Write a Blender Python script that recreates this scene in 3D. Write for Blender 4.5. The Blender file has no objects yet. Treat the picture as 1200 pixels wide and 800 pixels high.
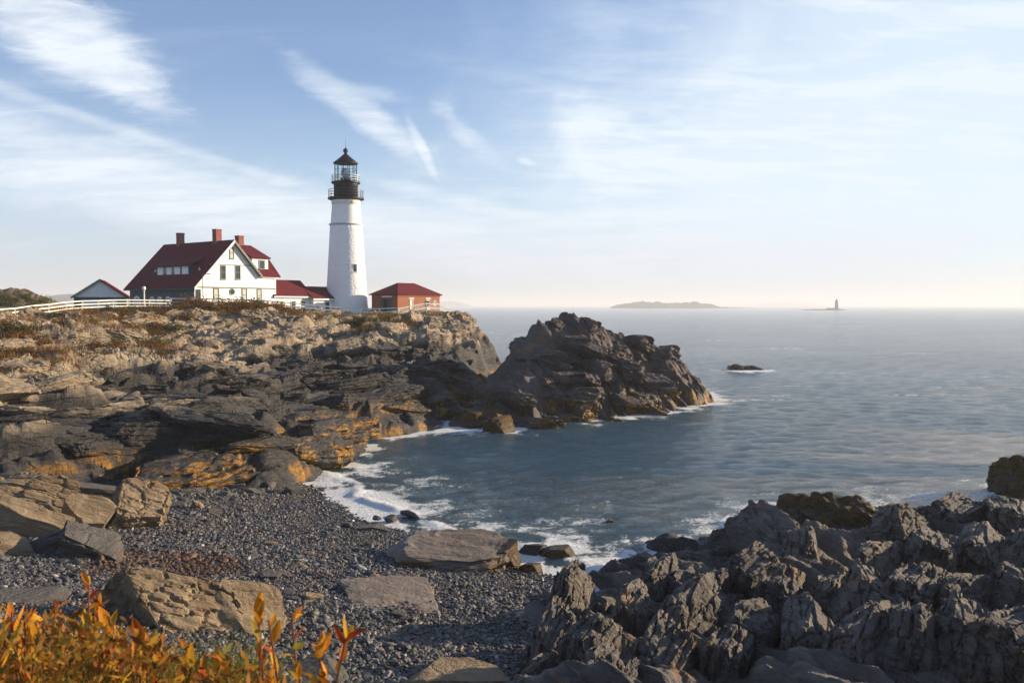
import bpy, bmesh, math, random
import numpy as np
from mathutils import Vector, Matrix

R = math.radians
rng = np.random.default_rng(7)
random.seed(7)
scene = bpy.context.scene
COL = scene.collection

# ------------------------------------------------------------------ camera
CAMZ, FPX = 10.0, 1000.0
PITCH = math.atan(42 / 1000)
cam_d = bpy.data.cameras.new('camera')
cam_d.sensor_width = 36.0
cam_d.lens = 30.0
cam_d.clip_start = 0.05
cam_d.clip_end = 120000
cam_d.dof.use_dof = True
cam_d.dof.focus_distance = 70.0
cam_d.dof.aperture_fstop = 6.3
cam = bpy.data.objects.new('camera', cam_d)
COL.objects.link(cam)
cam.location = (0, 0, CAMZ)
cam.rotation_euler = (math.pi / 2 - PITCH, 0, 0)
scene.camera = cam

# ------------------------------------------------------------------ light
SUN_AZ, SUN_EL = R(70), R(14)          # azimuth from the view direction (+Y) towards +X
scene.view_settings.view_transform = 'Standard'
scene.view_settings.look = 'None'
scene.view_settings.gamma = 1
scene.view_settings.exposure = 1.0
scene.view_settings.use_curve_mapping = False
scene.render.engine = 'CYCLES'
scene.cycles.use_denoising = True
scene.cycles.max_bounces = 6
scene.cycles.diffuse_bounces = 2
scene.cycles.glossy_bounces = 2
scene.cycles.use_adaptive_sampling = True
scene.cycles.adaptive_threshold = 0.012
scene.cycles.transmission_bounces = 4
scene.cycles.volume_bounces = 1
scene.cycles.transparent_max_bounces = 8
scene.cycles.sample_clamp_indirect = 4

sd = bpy.data.lights.new('sun', 'SUN')
sd.energy = 4.9
sd.angle = R(0.6)
sd.color = (1.0, 0.78, 0.52)
sun = bpy.data.objects.new('sun', sd)
COL.objects.link(sun)
sdir = Vector((math.sin(SUN_AZ) * math.cos(SUN_EL), math.cos(SUN_AZ) * math.cos(SUN_EL), math.sin(SUN_EL)))
sun.rotation_euler = sdir.to_track_quat('Z', 'Y').to_euler()
sun.location = (60, 40, 60)


class NT:
    """tiny node helper"""
    def __init__(self, tree):
        self.t = tree
        tree.nodes.clear()

    def n(self, typ, **kw):
        nd = self.t.nodes.new(typ)
        for k, v in kw.items():
            if k.startswith('i_'):
                nd.inputs[k[2:].replace('_', ' ')].default_value = v
            else:
                setattr(nd, k, v)
        return nd

    def l(self, a, b):
        self.t.links.new(a, b)

    def val(self, s, x):
        if isinstance(x, (int, float)):
            s.default_value = x
        elif isinstance(x, (tuple, list)):
            s.default_value = x
        else:
            self.l(x, s)

    def m(self, op, a, b=0.0, c=None, clamp=False):
        nd = self.t.nodes.new('ShaderNodeMath')
        nd.operation = op
        nd.use_clamp = clamp
        self.val(nd.inputs[0], a)
        self.val(nd.inputs[1], b)
        if c is not None:
            self.val(nd.inputs[2], c)
        return nd.outputs[0]

    def ss(self, x, a, b, o0=0.0, o1=1.0):
        nd = self.t.nodes.new('ShaderNodeMapRange')
        nd.interpolation_type = 'SMOOTHSTEP'
        self.val(nd.inputs[0], x)
        for i, v in enumerate((a, b, o0, o1)):
            self.val(nd.inputs[i + 1], v)
        return nd.outputs[0]

    def mix(self, f, a, b, blend='MIX'):
        nd = self.t.nodes.new('ShaderNodeMix')
        nd.data_type = 'RGBA'
        nd.blend_type = blend
        self.val(nd.inputs[0], f)
        for s, x in ((nd.inputs[6], a), (nd.inputs[7], b)):
            if isinstance(x, (tuple, list)) and len(x) == 3:
                x = (*x, 1)
            self.val(s, x)
        return nd.outputs[2]

    def noise(self, vec, scale, detail=4, rough=0.55, dist=0.0):
        nd = self.t.nodes.new('ShaderNodeTexNoise')
        nd.inputs['Scale'].default_value = scale
        nd.inputs['Detail'].default_value = detail
        nd.inputs['Roughness'].default_value = rough
        nd.inputs['Distortion'].default_value = dist
        if vec is not None:
            self.l(vec, nd.inputs['Vector'])
        return nd.outputs[0]

    def mapping(self, vec, rot=(0, 0, 0), scale=(1, 1, 1), loc=(0, 0, 0)):
        nd = self.t.nodes.new('ShaderNodeMapping')
        nd.inputs['Rotation'].default_value = rot
        nd.inputs['Scale'].default_value = scale
        nd.inputs['Location'].default_value = loc
        self.l(vec, nd.inputs['Vector'])
        return nd.outputs[0]

    def comb(self, x, y, z=0.0):
        nd = self.t.nodes.new('ShaderNodeCombineXYZ')
        for s, v in zip(nd.inputs, (x, y, z)):
            self.val(s, v)
        return nd.outputs[0]


# ------------------------------------------------------------------ sky
world = bpy.data.worlds.new('World')
scene.world = world
world.use_nodes = True
world.cycles.sampling_method = 'MANUAL'
world.cycles.sample_map_resolution = 256
w = NT(world.node_tree)
sky = w.n('ShaderNodeTexSky', sky_type='NISHITA', sun_disc=False, sun_elevation=SUN_EL, sun_rotation=SUN_AZ,
          air_density=1.0, dust_density=0.6, ozone_density=2.0, altitude=0)
tc = w.n('ShaderNodeTexCoord')
sep = w.n('ShaderNodeSeparateXYZ')
w.l(tc.outputs['Generated'], sep.inputs[0])
dx, dy, dz = sep.outputs
az = w.m('ARCTAN2', dx, dy)
el = w.m('ARCSINE', dz)
pl = w.comb(w.m('DIVIDE', dx, w.m('ADD', w.m('ABSOLUTE', dz), 0.16)), w.m('DIVIDE', dy, w.m('ADD', w.m('ABSOLUTE', dz), 0.16)))
wisp = w.noise(w.mapping(pl, (0, 0, R(-30)), (0.8, 2.4, 1)), 1.6, 6, 0.60, 0.9)        # streaky cirrus
fine = w.noise(w.mapping(pl, (0, 0, R(-24)), (1.2, 3.0, 1), (3, 1, 0)), 4.0, 6, 0.62, 0.6)
broad = w.noise(w.mapping(pl, (0, 0, R(-35)), (0.55, 1.5, 1), (7.3, 2.1, 0)), 0.8, 3, 0.5, 0.5)
ae = w.comb(az, el)
aedge = w.noise(ae, 9.0, 4, 0.6, 0.6)
aedge2 = w.noise(w.mapping(ae, (0, 0, R(22)), (1, 3.5, 1)), 13.0, 5, 0.65, 0.7)
wob = w.m('SUBTRACT', aedge, 0.5)
wob2 = w.m('SUBTRACT', aedge2, 0.5)
wobs = w.m('ADD', w.m('MULTIPLY', wob, 1.6), w.m('MULTIPLY', wob2, 2.6))


def cloud(px, py, lx, ly, rot, soft=0.5, k=1.0, edge=0.5, wb=None):
    """one cloud bank: elongated patch of sky around a direction, ragged by noise"""
    u = (px - 600) / 1000.0
    a0 = math.atan(u)
    e0 = math.atan((358 - py) / 1000.0 / math.sqrt(1 + u * u))
    da = w.m('SUBTRACT', az, a0)
    de = w.m('SUBTRACT', el, e0)
    c, s = math.cos(rot), math.sin(rot)
    p = w.m('DIVIDE', w.m('ADD', w.m('MULTIPLY', da, c), w.m('MULTIPLY', de, s)), lx)
    q = w.m('DIVIDE', w.m('SUBTRACT', w.m('MULTIPLY', de, c), w.m('MULTIPLY', da, s)), ly)
    r = w.m('SQRT', w.m('ADD', w.m('MULTIPLY', p, p), w.m('MULTIPLY', q, q)))
    r = w.m('MULTIPLY_ADD', wobs if wb is None else wb, edge, r)
    return w.m('MULTIPLY', w.ss(r, 1.0 + soft, 1.0 - soft), k)


wobr = w.m('ADD', w.m('MULTIPLY', wob, 3.2), w.m('MULTIPLY', wob2, 0.7))
banks = [cloud(85, 48, 0.085, 0.034, R(-27), 0.6, 1.0, 0.62),
         cloud(140, 95, 0.055, 0.016, R(-24), 0.8, 0.70, 0.8),
         cloud(140, 152, 0.17, 0.0055, R(-15), 0.9, 0.50, 0.4),
         cloud(170, 215, 0.34, 0.036, R(-13), 0.8, 0.80, 0.45),
         cloud(420, 268, 0.42, 0.030, R(-7), 0.8, 0.80, 0.45),
         cloud(425, 135, 0.080, 0.014, R(-33), 0.65, 0.9, 0.60),
         cloud(425, 112, 0.035, 0.008, R(-5), 0.8, 0.6, 0.6),
         cloud(496, 177, 0.030, 0.0055, R(-63), 0.55, 0.95, 0.30),
         cloud(545, 158, 0.035, 0.009, R(-42), 0.8, 0.62, 0.9),
         cloud(617, 191, 0.009, 0.0035, R(-15), 0.6, 0.85, 0.3),
         cloud(565, 242, 0.13, 0.007, R(-12), 0.9, 0.6, 0.45),
         cloud(890, 185, 0.215, 0.070, R(8), 0.40, 0.95, 0.40, wobr),
         cloud(712, 176, 0.065, 0.040, R(-42), 0.35, 0.92, 0.40, wobr),
         cloud(1060, 115, 0.40, 0.20, R(14), 0.7, 0.93, 0.25, wobr),
         cloud(720, 292, 0.22, 0.013, R(4), 0.9, 0.65, 0.45),
         cloud(1000, 270, 0.36, 0.030, R(5), 0.9, 0.7, 0.40)]
tot = 0.0
inv = 1.0
for b in banks:
    inv = w.m('MULTIPLY', inv, w.m('SUBTRACT', 1.0, b))
tex = w.m('ADD', w.m('MULTIPLY', wisp, 0.9), w.m('MULTIPLY', fine, 0.55))
texm = w.m('MAXIMUM', w.ss(tex, 0.45, 0.95, 0.50, 1.15), w.ss(az, 0.02, 0.25, 0.0, 0.84))
bankm = w.m('MULTIPLY', w.m('SUBTRACT', 1.0, inv), texm, clamp=True)
gen = w.m('MULTIPLY', w.ss(wisp, 0.46, 0.80), w.ss(broad, 0.38, 0.66), clamp=True)
gen = w.m('MULTIPLY', gen, w.ss(az, 0.0, 0.25, 0.34, 0.12))
veil = w.ss(el, 0.28, -0.02, 0.12, 0.62)                         # thin high veil, thicker where seen edge-on
cm = w.m('SUBTRACT', 1.0, w.m('MULTIPLY', w.m('SUBTRACT', 1.0, bankm), w.m('MULTIPLY', w.m('SUBTRACT', 1.0, gen), w.m('SUBTRACT', 1.0, veil))))
toward = w.m('COSINE', w.m('SUBTRACT', az, SUN_AZ))            # forward-scattering side of the sky
sunw = w.ss(toward, -0.35, 0.95)
low = w.ss(el, 0.13, 0.0)
ccol = w.mix(sunw, (7.3, 7.9, 8.6), (6.8, 7.7, 8.4))
ccol = w.mix(w.m('MULTIPLY', low, 0.75), ccol, w.mix(sunw, (6.1, 5.6, 6.7), (6.5, 6.6, 7.4)))
skyc = w.mix(1.0, sky.outputs[0], (0.88, 1.13, 1.50, 1), 'MULTIPLY')
out = w.mix(cm, skyc, ccol)
bg = w.n('ShaderNodeBackground')
w.l(out, bg.inputs[0])
bg.inputs[1].default_value = 0.061
wo = w.n('ShaderNodeOutputWorld')
w.l(bg.outputs[0], wo.inputs[0])

# ------------------------------------------------------------------ helpers
SP, CP = math.sin(PITCH), math.cos(PITCH)


def ray(px, py):
    a, b = (px - 600) / FPX, (400 - py) / FPX
    return np.array((a, b * SP + CP, b * CP - SP))


def on_z(px, py, z):
    d = ray(px, py)
    return np.array((0, 0, CAMZ)) + d * ((z - CAMZ) / d[2])


def on_D(px, py, D):
    d = ray(px, py)
    return np.array((0, 0, CAMZ)) + d * (D / d[1])


def plan(px, D, z):
    return np.array(((px - 600) / FPX * D, D, z))


def tag(o, label=None, cat=None, group=None, kind=None):
    if label:
        o['label'] = label
    if cat:
        o['category'] = cat
    if group:
        o['group'] = group
    if kind:
        o['kind'] = kind
    return o


def link(name, me, mat=None, parent=None, loc=None, rot=None, scale=None):
    o = bpy.data.objects.new(name, me)
    COL.objects.link(o)
    if mat is not None and me is not None and len(me.materials) == 0:
        me.materials.append(mat)
    if parent is not None:
        o.parent = parent
    if loc is not None:
        o.location = loc
    if rot is not None:
        o.rotation_euler = rot
    if scale is not None:
        o.scale = scale
    return o


def empty(name, loc=(0, 0, 0), rz=0.0):
    o = bpy.data.objects.new(name, None)
    o.empty_display_size = 0.3
    COL.objects.link(o)
    o.location = loc
    o.rotation_euler = (0, 0, rz)
    return o


def arr_mesh(name, v, f, smooth=False):
    """v (N,3), f (M,k) numpy -> mesh"""
    v = np.asarray(v, np.float32)
    f = np.asarray(f, np.int32)
    k = f.shape[1]
    me = bpy.data.meshes.new(name)
    me.vertices.add(len(v))
    me.vertices.foreach_set('co', v.ravel())
    me.loops.add(f.size)
    me.loops.foreach_set('vertex_index', f.ravel())
    me.polygons.add(len(f))
    me.polygons.foreach_set('loop_start', np.arange(0, f.size, k, dtype=np.int32))
    me.polygons.foreach_set('loop_total', np.full(len(f), k, np.int32))
    me.update(calc_edges=True)
    if not smooth:
        me.polygons.foreach_set('use_smooth', np.zeros(len(f), bool))
    else:
        me.polygons.foreach_set('use_smooth', np.ones(len(f), bool))
    return me


def grid_faces(nr, nc):
    i = np.arange(nr * nc).reshape(nr, nc)
    return np.stack((i[:-1, :-1], i[:-1, 1:], i[1:, 1:], i[1:, :-1]), -1).reshape(-1, 4)


def pmesh(name, verts, faces):
    me = bpy.data.meshes.new(name)
    me.from_pydata([tuple(map(float, q)) for q in verts], [], faces)
    me.update()
    return me


BOX_F = [(0, 3, 2, 1), (4, 5, 6, 7), (0, 1, 5, 4), (1, 2, 6, 5), (2, 3, 7, 6), (3, 0, 4, 7)]


def box_vf(x0, x1, y0, y1, z0, z1):
    return [(x0, y0, z0), (x1, y0, z0), (x1, y1, z0), (x0, y1, z0), (x0, y0, z1), (x1, y0, z1), (x1, y1, z1), (x0, y1, z1)], BOX_F


def bbox(name, x0, x1, y0, y1, z0, z1, mat, parent):
    v, f = box_vf(x0, x1, y0, y1, z0, z1)
    return link(name, pmesh(name, v, f), mat, parent)


def join_vf(parts):
    V, F = [], []
    for v, f in parts:
        o = len(V)
        V += list(v)
        F += [tuple(i + o for i in q) for q in f]
    return V, F


def tube_vf(a, b, r0, r1=None, n=6):
    a, b = Vector(a), Vector(b)
    r1 = r0 if r1 is None else r1
    d = (b - a).normalized()
    s = d.orthogonal().normalized()
    t = d.cross(s)
    V, F = [], []
    for c, r in ((a, r0), (b, r1)):
        for i in range(n):
            g = 2 * math.pi * i / n
            V.append(tuple(c + (s * math.cos(g) + t * math.sin(g)) * r))
    for i in range(n):
        j = (i + 1) % n
        F.append((i, j, n + j, n + i))
    F.append(tuple(range(n - 1, -1, -1)))
    F.append(tuple(range(n, 2 * n)))
    return V, F


def lathe_vf(prof, n=32, cap=True):
    V, F = [], []
    for r, z in prof:
        for i in range(n):
            g = 2 * math.pi * i / n
            V.append((r * math.cos(g), r * math.sin(g), z))
    for k in range(len(prof) - 1):
        for i in range(n):
            j = (i + 1) % n
            F.append((k * n + i, k * n + j, (k + 1) * n + j, (k + 1) * n + i))
    if cap:
        F.append(tuple(range(n - 1, -1, -1)))
        b = (len(prof) - 1) * n
        F.append(tuple(range(b, b + n)))
    return V, F


def smooth(o):
    o.data.polygons.foreach_set('use_smooth', np.ones(len(o.data.polygons), bool))
    return o


# ------------------------------------------------------------------ numpy noise
def h2(ix, iy, seed):
    a = (ix.astype(np.int64) * 374761393 + iy.astype(np.int64) * 668265263 + seed * 1442695041) & 0xFFFFFFFF
    a = ((a ^ (a >> 13)) * 1274126177) & 0xFFFFFFFF
    a = ((a ^ (a >> 16)) * 2246822519) & 0xFFFFFFFF
    a = a ^ (a >> 15)
    return (a & 0xFFFFFF) / float(0x1000000)


def vnoise(x, y, seed=0):
    ix, iy = np.floor(x), np.floor(y)
    fx, fy = x - ix, y - iy
    fx = fx * fx * fx * (fx * (fx * 6 - 15) + 10)
    fy = fy * fy * fy * (fy * (fy * 6 - 15) + 10)
    a = h2(ix, iy, seed); b = h2(ix + 1, iy, seed); c = h2(ix, iy + 1, seed); d = h2(ix + 1, iy + 1, seed)
    return (a + (b - a) * fx) * (1 - fy) + (c + (d - c) * fx) * fy


def fbm(x, y, seed=0, octv=4, gain=0.5):
    s, a, t = 0.0, 1.0, 0.0
    for i in range(octv):
        s = s + a * (vnoise(x, y, seed + i * 17) - 0.5)
        t += a
        a *= gain
        x, y = x * 2.03 + 11.3, y * 2.03 + 5.7
    return s / t * 2


def blocks(x, y, ang, Lu, Lv, amp, tv, tu, seed, warp=0.25, k=16.0, groove=0.0):
    """fractured bedrock: elongated cells, each a tilted plate at its own height"""
    c, s = math.cos(ang), math.sin(ang)
    u = (x * c + y * s) / Lu
    v = (-x * s + y * c) / Lv
    u, v = u + warp * fbm(u * 1.3, v * 1.3, seed + 5, 3), v + warp * fbm(u * 1.3 + 40, v * 1.3, seed + 9, 3)
    iu, iv = np.floor(u), np.floor(v)
    ds, hs = [], []
    for a in (-1, 0, 1):
        for b in (-1, 0, 1):
            cu, cv = iu + a, iv + b
            r1, r2 = h2(cu, cv, seed), h2(cu, cv, seed + 1)
            pu, pv = cu + 0.12 + 0.76 * r1, cv + 0.12 + 0.76 * r2
            r3, r4, r5 = h2(cu, cv, seed + 2), h2(cu, cv, seed + 3), h2(cu, cv, seed + 4)
            d = np.maximum(np.abs(u - pu), np.abs(v - pv)) * 0.75 + 0.25 * np.hypot(u - pu, v - pv)
            ds.append(d)
            hs.append(amp * (r3 - 0.5) * 2 + (v - pv) * Lv * tv * (0.4 + 1.2 * r4) + (u - pu) * Lu * tu * (r5 - 0.5) * 2)
    ds = np.array(ds)
    f = np.sort(ds, axis=0)[:2]
    wgt = np.exp(-k * 3 * (ds - f[0]))
    h = (wgt * np.array(hs)).sum(0) / wgt.sum(0)
    if groove:
        h = h - groove * np.exp(-((f[1] - f[0]) / 0.07) ** 2)
    return h


class RBF:
    def __init__(self, pts):
        P = np.array(pts, float)
        self.p = P[:, :2]
        n = len(P)
        d = np.linalg.norm(self.p[:, None] - self.p[None], axis=2)
        A = np.zeros((n + 3, n + 3))
        A[:n, :n] = d - np.eye(n) * 0.02
        A[:n, n] = 1
        A[:n, n + 1:] = self.p
        A[n:, :n] = A[:n, n:].T
        b = np.zeros(n + 3)
        b[:n] = P[:, 2]
        self.w = np.linalg.solve(A, b)
        self.n = n

    def __call__(self, x, y):
        s = self.w[self.n] + self.w[self.n + 1] * x + self.w[self.n + 2] * y
        for (a, b), k in zip(self.p, self.w[:self.n]):
            s = s + k * np.hypot(x - a, y - b)
        return s


# ------------------------------------------------------------------ terrain control points
Z = lambda L: [on_z(*q) for q in L]
PL = lambda L: [plan(*q) for q in L]

head_pts = Z([(-70, 604, 1.4), (0, 592, 1.5), (60, 577, 1.2), (140, 567, 0.8), (250, 572, 0.4), (350, 567, 0.0), (400, 542, -0.4),
              (432, 522, -0.5), (500, 497, -0.6), (540, 480, -0.6), (575, 471, -0.8)]) + PL([
    (-70, 30, 0.8), (0, 32, 0.6), (140, 39, 0.0), (250, 40, -0.4), (350, 44, -1.2), (420, 50, -2.2), (470, 58, -2.6), (540, 70, -2.8), (580, 80, -2.8),
    (-70, 36, 2.9), (0, 38.5, 2.7), (60, 40.5, 2.6), (140, 44.6, 2.3), (220, 45.6, 2.4), (310, 47.4, 2.7), (350, 49.5, 2.5), (400, 57.5, 1.9),
    (432, 65, 2.2), (470, 70, 2.6), (505, 76, 3.2), (522, 86, 4.2), (540, 92, 4.6), (560, 98, 5.2),
    (-70, 48, 4.6), (0, 50, 4.3), (100, 54, 3.9), (200, 56, 3.1), (300, 58, 2.9), (400, 68, 3.1), (470, 78, 3.9),
    (-70, 56, 6.2), (0, 60, 6.2), (100, 68, 6.4), (200, 74, 5.4), (300, 74, 4.7), (400, 82, 4.9), (480, 91, 5.6), (520, 99, 7.0),
    (0, 52, 5.0), (50, 57, 5.6),
    (-70, 62, 8.0), (0, 68, 8.3), (50, 76, 8.9), (100, 84, 9.4), (150, 92, 9.6), (200, 98, 9.6), (250, 99, 9.5), (300, 100, 9.4), (330, 101, 9.2), (360, 102, 8.8), (400, 104, 8.3), (450, 105, 7.7),
    (490, 109, 8.3), (520, 112, 8.9), (533, 113, 8.9),
    (-70, 85, 9.0), (0, 88, 9.2), (100, 110, 9.4), (200, 116, 9.2), (300, 113, 9.1), (360, 120, 8.8), (400, 125, 8.6), (460, 120, 8.3), (500, 125, 8.6), (534, 121, 8.6),
    (520, 140, 8.2), (0, 140, 9.0), (200, 150, 8.5), (400, 150, 8.3), (-70, 140, 9),
    (548, 109, 7.5), (563, 104, 7.2), (571, 103, 6.0), (577, 101, 2.0), (583, 99, -1.0), (592, 110, -2.0), (562, 125, -1.0), (575, 115, 2.0), (545, 140, -1)])
head_rbf = RBF(head_pts)
A_HEAD = R(48)


def H_head(x, y):
    b = head_rbf(x, y)
    top = 1 - np.clip((b - 7.6) / 1.6, 0, 1) * 0.88
    low = np.clip((b + 0.5) / 1.0, 0, 1)
    fr = top * (0.35 + 0.65 * low)
    mid = np.clip((b - 3.2) / 2.0, 0, 1)
    h = blocks(x, y, A_HEAD, 7.5, 3.6, 0.55, -0.20, 0.06, 11, 0.30, 14, 0.25)
    h = h + blocks(x, y, A_HEAD + 0.15, 3.4, 1.5, 0.34, -0.24, 0.10, 23, 0.25, 14, 0.15)
    h = h + (0.45 + 0.45 * mid) * blocks(x, y, A_HEAD - 0.25, 1.5, 0.8, 0.20, -0.25, 0.2, 37, 0.25, 12, 0.08)
    h = h + (0.15 + 0.35 * mid) * blocks(x, y, A_HEAD + 0.5, 0.75, 0.42, 0.11, -0.2, 0.2, 41, 0.2, 10, 0.0)
    h = h + 0.10 * fbm(x * 1.7, y * 1.7, 3, 4) + 0.35 * mid * fbm(x * 0.55, y * 0.55, 8, 3)
    return b + fr * h


islet_pts = Z([(545, 512, -0.6), (556, 506, -0.3), (600, 504, -0.4), (650, 497, -0.4), (700, 496, -0.4), (742, 491, -0.4), (768, 479, -0.5), (832, 467, -0.5)]) + PL([
    (530, 62, -3), (600, 60, -3.5), (700, 64, -3.5), (780, 70, -3.5), (850, 82, -3.5),
    (562, 71, 1.2), (602, 72.5, 1.7), (650, 76, 2.3), (700, 76, 2.0), (737, 78.5, 1.6), (580, 78, 2.6), (594, 81, 5.0), (617, 82, 7.0), (630, 83, 8.0), (652, 85, 8.8),
    (692, 86, 8.5), (716, 87, 7.3), (745, 88, 5.9), (782, 90, 5.1), (806, 92, 3.4), (822, 93, 1.4), (836, 93, -0.8),
    (620, 77, 4.0), (655, 80.5, 5.4), (700, 81, 4.6), (740, 83, 3.6), (775, 86, 2.6), (672, 83, 7.2),
    (576, 92, 0.4), (566, 84, 0.4), (552, 78, -0.6), (548, 90, -0.8), (600, 106, -1.2), (650, 106, 0), (720, 108, -1), (800, 106, -1.5), (845, 106, -3), (865, 93, -3.5),
    (640, 95, 5.0), (700, 96, 4.5), (600, 95, 3.0), (760, 98, 2.0)])
islet_rbf = RBF(islet_pts)
A_ISL = R(118)


def H_islet(x, y):
    b = islet_rbf(x, y)
    f = np.clip((b + 1.4) / 1.6, 0.15, 1)
    h = blocks(x, y, A_ISL, 5.5, 3.2, 0.65, 0.22, 0.12, 211, 0.35, 9, 0.25)
    h = h + blocks(x, y, A_ISL + 0.3, 2.6, 1.4, 0.25, 0.25, 0.15, 223, 0.3, 13, 0.2)
    h = h + blocks(x, y, A_ISL - 0.4, 1.2, 0.7, 0.18, 0.2, 0.2, 237, 0.25, 12, 0.06)
    h = h + 0.12 * fbm(x * 1.4, y * 1.4, 31, 4)
    return b - 0.35 * np.clip(b / 3, 0, 1) + f * h


ledge_pts = Z([(658, 694, 0.2), (637, 742, 0.5), (612, 802, 0.8), (610, 700, -0.4), (590, 760, 0.0), (560, 800, 0.2),
               (668, 664, 1.9), (690, 702, 2.4), (700, 760, 3.0), (680, 800, 3.1), (726, 700, 0.8), (738, 730, 1.3), (772, 650, 2.0), (800, 690, 2.1), (810, 755, 2.8), (800, 800, 3.2),
               (840, 672, 1.2), (862, 725, 1.5), (882, 602, 1.9), (925, 640, 2.1), (955, 690, 1.5), (900, 760, 2.2), (900, 800, 2.7),
               (700, 674, -0.4), (760, 640, -0.7), (838, 634, -0.6), (850, 602, -0.8), (900, 584, -0.9), (955, 610, -0.4), (985, 634, -0.3), (1018, 616, -0.5), (1060, 594, -0.5), (1130, 582, -0.6), (1200, 577, -0.6), (1290, 575, -0.6),
               (1000, 662, 1.1), (1000, 720, 1.8), (1000, 800, 2.8), (1062, 612, 1.3), (1080, 660, 1.4), (1100, 720, 2.0), (1100, 800, 2.9), (1135, 602, 1.2), (1200, 606, 1.4), (1200, 660, 1.7), (1200, 740, 2.4), (1200, 800, 2.8),
               (1300, 606, 1.5), (1300, 700, 2.2), (1300, 800, 2.8), (900, 560, -2.5), (1100, 550, -2.5), (780, 610, -2.2), (700, 650, -1.2), (1290, 540, -2.5)]) + PL([
    (560, 10, 2.6), (640, 9, 3.6), (800, 9, 4.2), (1000, 9, 4.2), (1300, 9, 4.2)])
ledge_rbf = RBF(ledge_pts)
A_LED = R(-62)


def H_ledge(x, y):
    b = ledge_rbf(x, y)
    f = np.clip((b + 0.7) / 0.9, 0.2, 1)
    h = blocks(x, y, A_LED, 4.2, 1.7, 0.42, -0.34, 0.10, 311, 0.30, 7, 0.15)
    h = h + blocks(x, y, A_LED + 0.22, 2.3, 0.85, 0.18, -0.34, 0.14, 323, 0.28, 5, 0.06)
    h = h + blocks(x, y, A_LED - 0.12, 1.1, 0.45, 0.06, -0.30, 0.15, 337, 0.25, 5, 0.02)
    h = h + 0.06 * fbm(x * 3, y * 3, 33, 4)
    return b - 0.45 * np.clip(b, 0, 1) + 0.8 * f * h


beach_pts = Z([(370, 572, 0), (400, 592, 0), (440, 614, 0), (500, 630, 0), (560, 645, 0), (640, 676, 0), (690, 690, 0),
               (0, 690, 2.3), (100, 660, 1.7), (0, 620, 2.0), (200, 600, 1.0), (200, 680, 1.5), (300, 760, 1.4), (400, 700, 0.9), (500, 690, 0.6), (500, 800, 1.1), (620, 790, 0.7), (600, 720, 0.4),
               (300, 600, 0.6), (350, 640, 0.55), (140, 575, 1.0), (250, 575, 0.6)]) + PL([
    (380, 53, -0.9), (460, 44, -0.9), (560, 38, -0.9), (680, 34, -0.8), (520, 48, -1.8), (640, 40, -1.8), (450, 62, -2.4), (0, 18, 2.9), (300, 17, 2.0), (620, 15, 1.2), (-80, 22, 2.6), (-80, 40, 2.2), (100, 50, 1.0), (0, 50, 1.5)])
beach_rbf = RBF(beach_pts)


def H_beach(x, y):
    return beach_rbf(x, y) + 0.07 * fbm(x * 0.5, y * 0.5, 71, 3) + 0.02 * fbm(x * 2, y * 2, 73, 2)


def H_top(x, y):
    """the cliff top the camera stands on"""
    e = 3.6 + 0.3 * np.sin(x * 0.9) - 0.12 * np.maximum(x + 1, 0)
    z = 8.25 - 0.05 * np.maximum(y, 0) - 0.10 * np.maximum(x + 0.6, 0) + 0.12 * fbm(x * 0.6, y * 0.6, 81, 3)
    d = np.maximum(y - e, 0)
    return z - d * 2.2 - np.minimum(d, 1) * 0.6


def polar(px0, px1, dpx, D0, D1, nr, power=1.0):
    cols = np.arange(px0, px1 + dpx, dpx)
    t = np.linspace(0, 1, nr)
    D = D0 * (D1 / D0) ** (t ** power)
    PX, DD = np.meshgrid(cols, D)
    return (PX - 600) / FPX * DD, DD


# ------------------------------------------------------------------ materials
MATS = {}


def mat_new(name):
    m = bpy.data.materials.new(name)
    m.use_nodes = True
    t = NT(m.node_tree)
    p = t.n('ShaderNodeBsdfPrincipled')
    o = t.n('ShaderNodeOutputMaterial')
    t.l(p.outputs[0], o.inputs[0])
    MATS[name] = m
    return m, t, p


def simple(name, col, rough=0.7, var=0.15, scale=3.0, bump=0.0, metal=0.0, bscale=20, spec=0.5):
    m, t, p = mat_new(name)
    g = t.n('ShaderNodeTexCoord').outputs['Object']
    f = t.noise(g, scale, 5, 0.6)
    lo = tuple(c * (1 - var) for c in col)
    hi = tuple(min(1, c * (1 + var)) for c in col)
    t.l(t.mix(t.ss(f, 0.3, 0.7), lo, hi), p.inputs['Base Color'])
    p.inputs['Roughness'].default_value = rough
    p.inputs['Metallic'].default_value = metal
    p.inputs['Specular IOR Level'].default_value = spec
    if bump:
        b = t.n('ShaderNodeBump')
        b.inputs['Strength'].default_value = bump
        b.inputs['Distance'].default_value = 0.03
        t.l(t.noise(g, bscale, 5, 0.6), b.inputs['Height'])
        t.l(b.outputs[0], p.inputs['Normal'])
    return m


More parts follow.
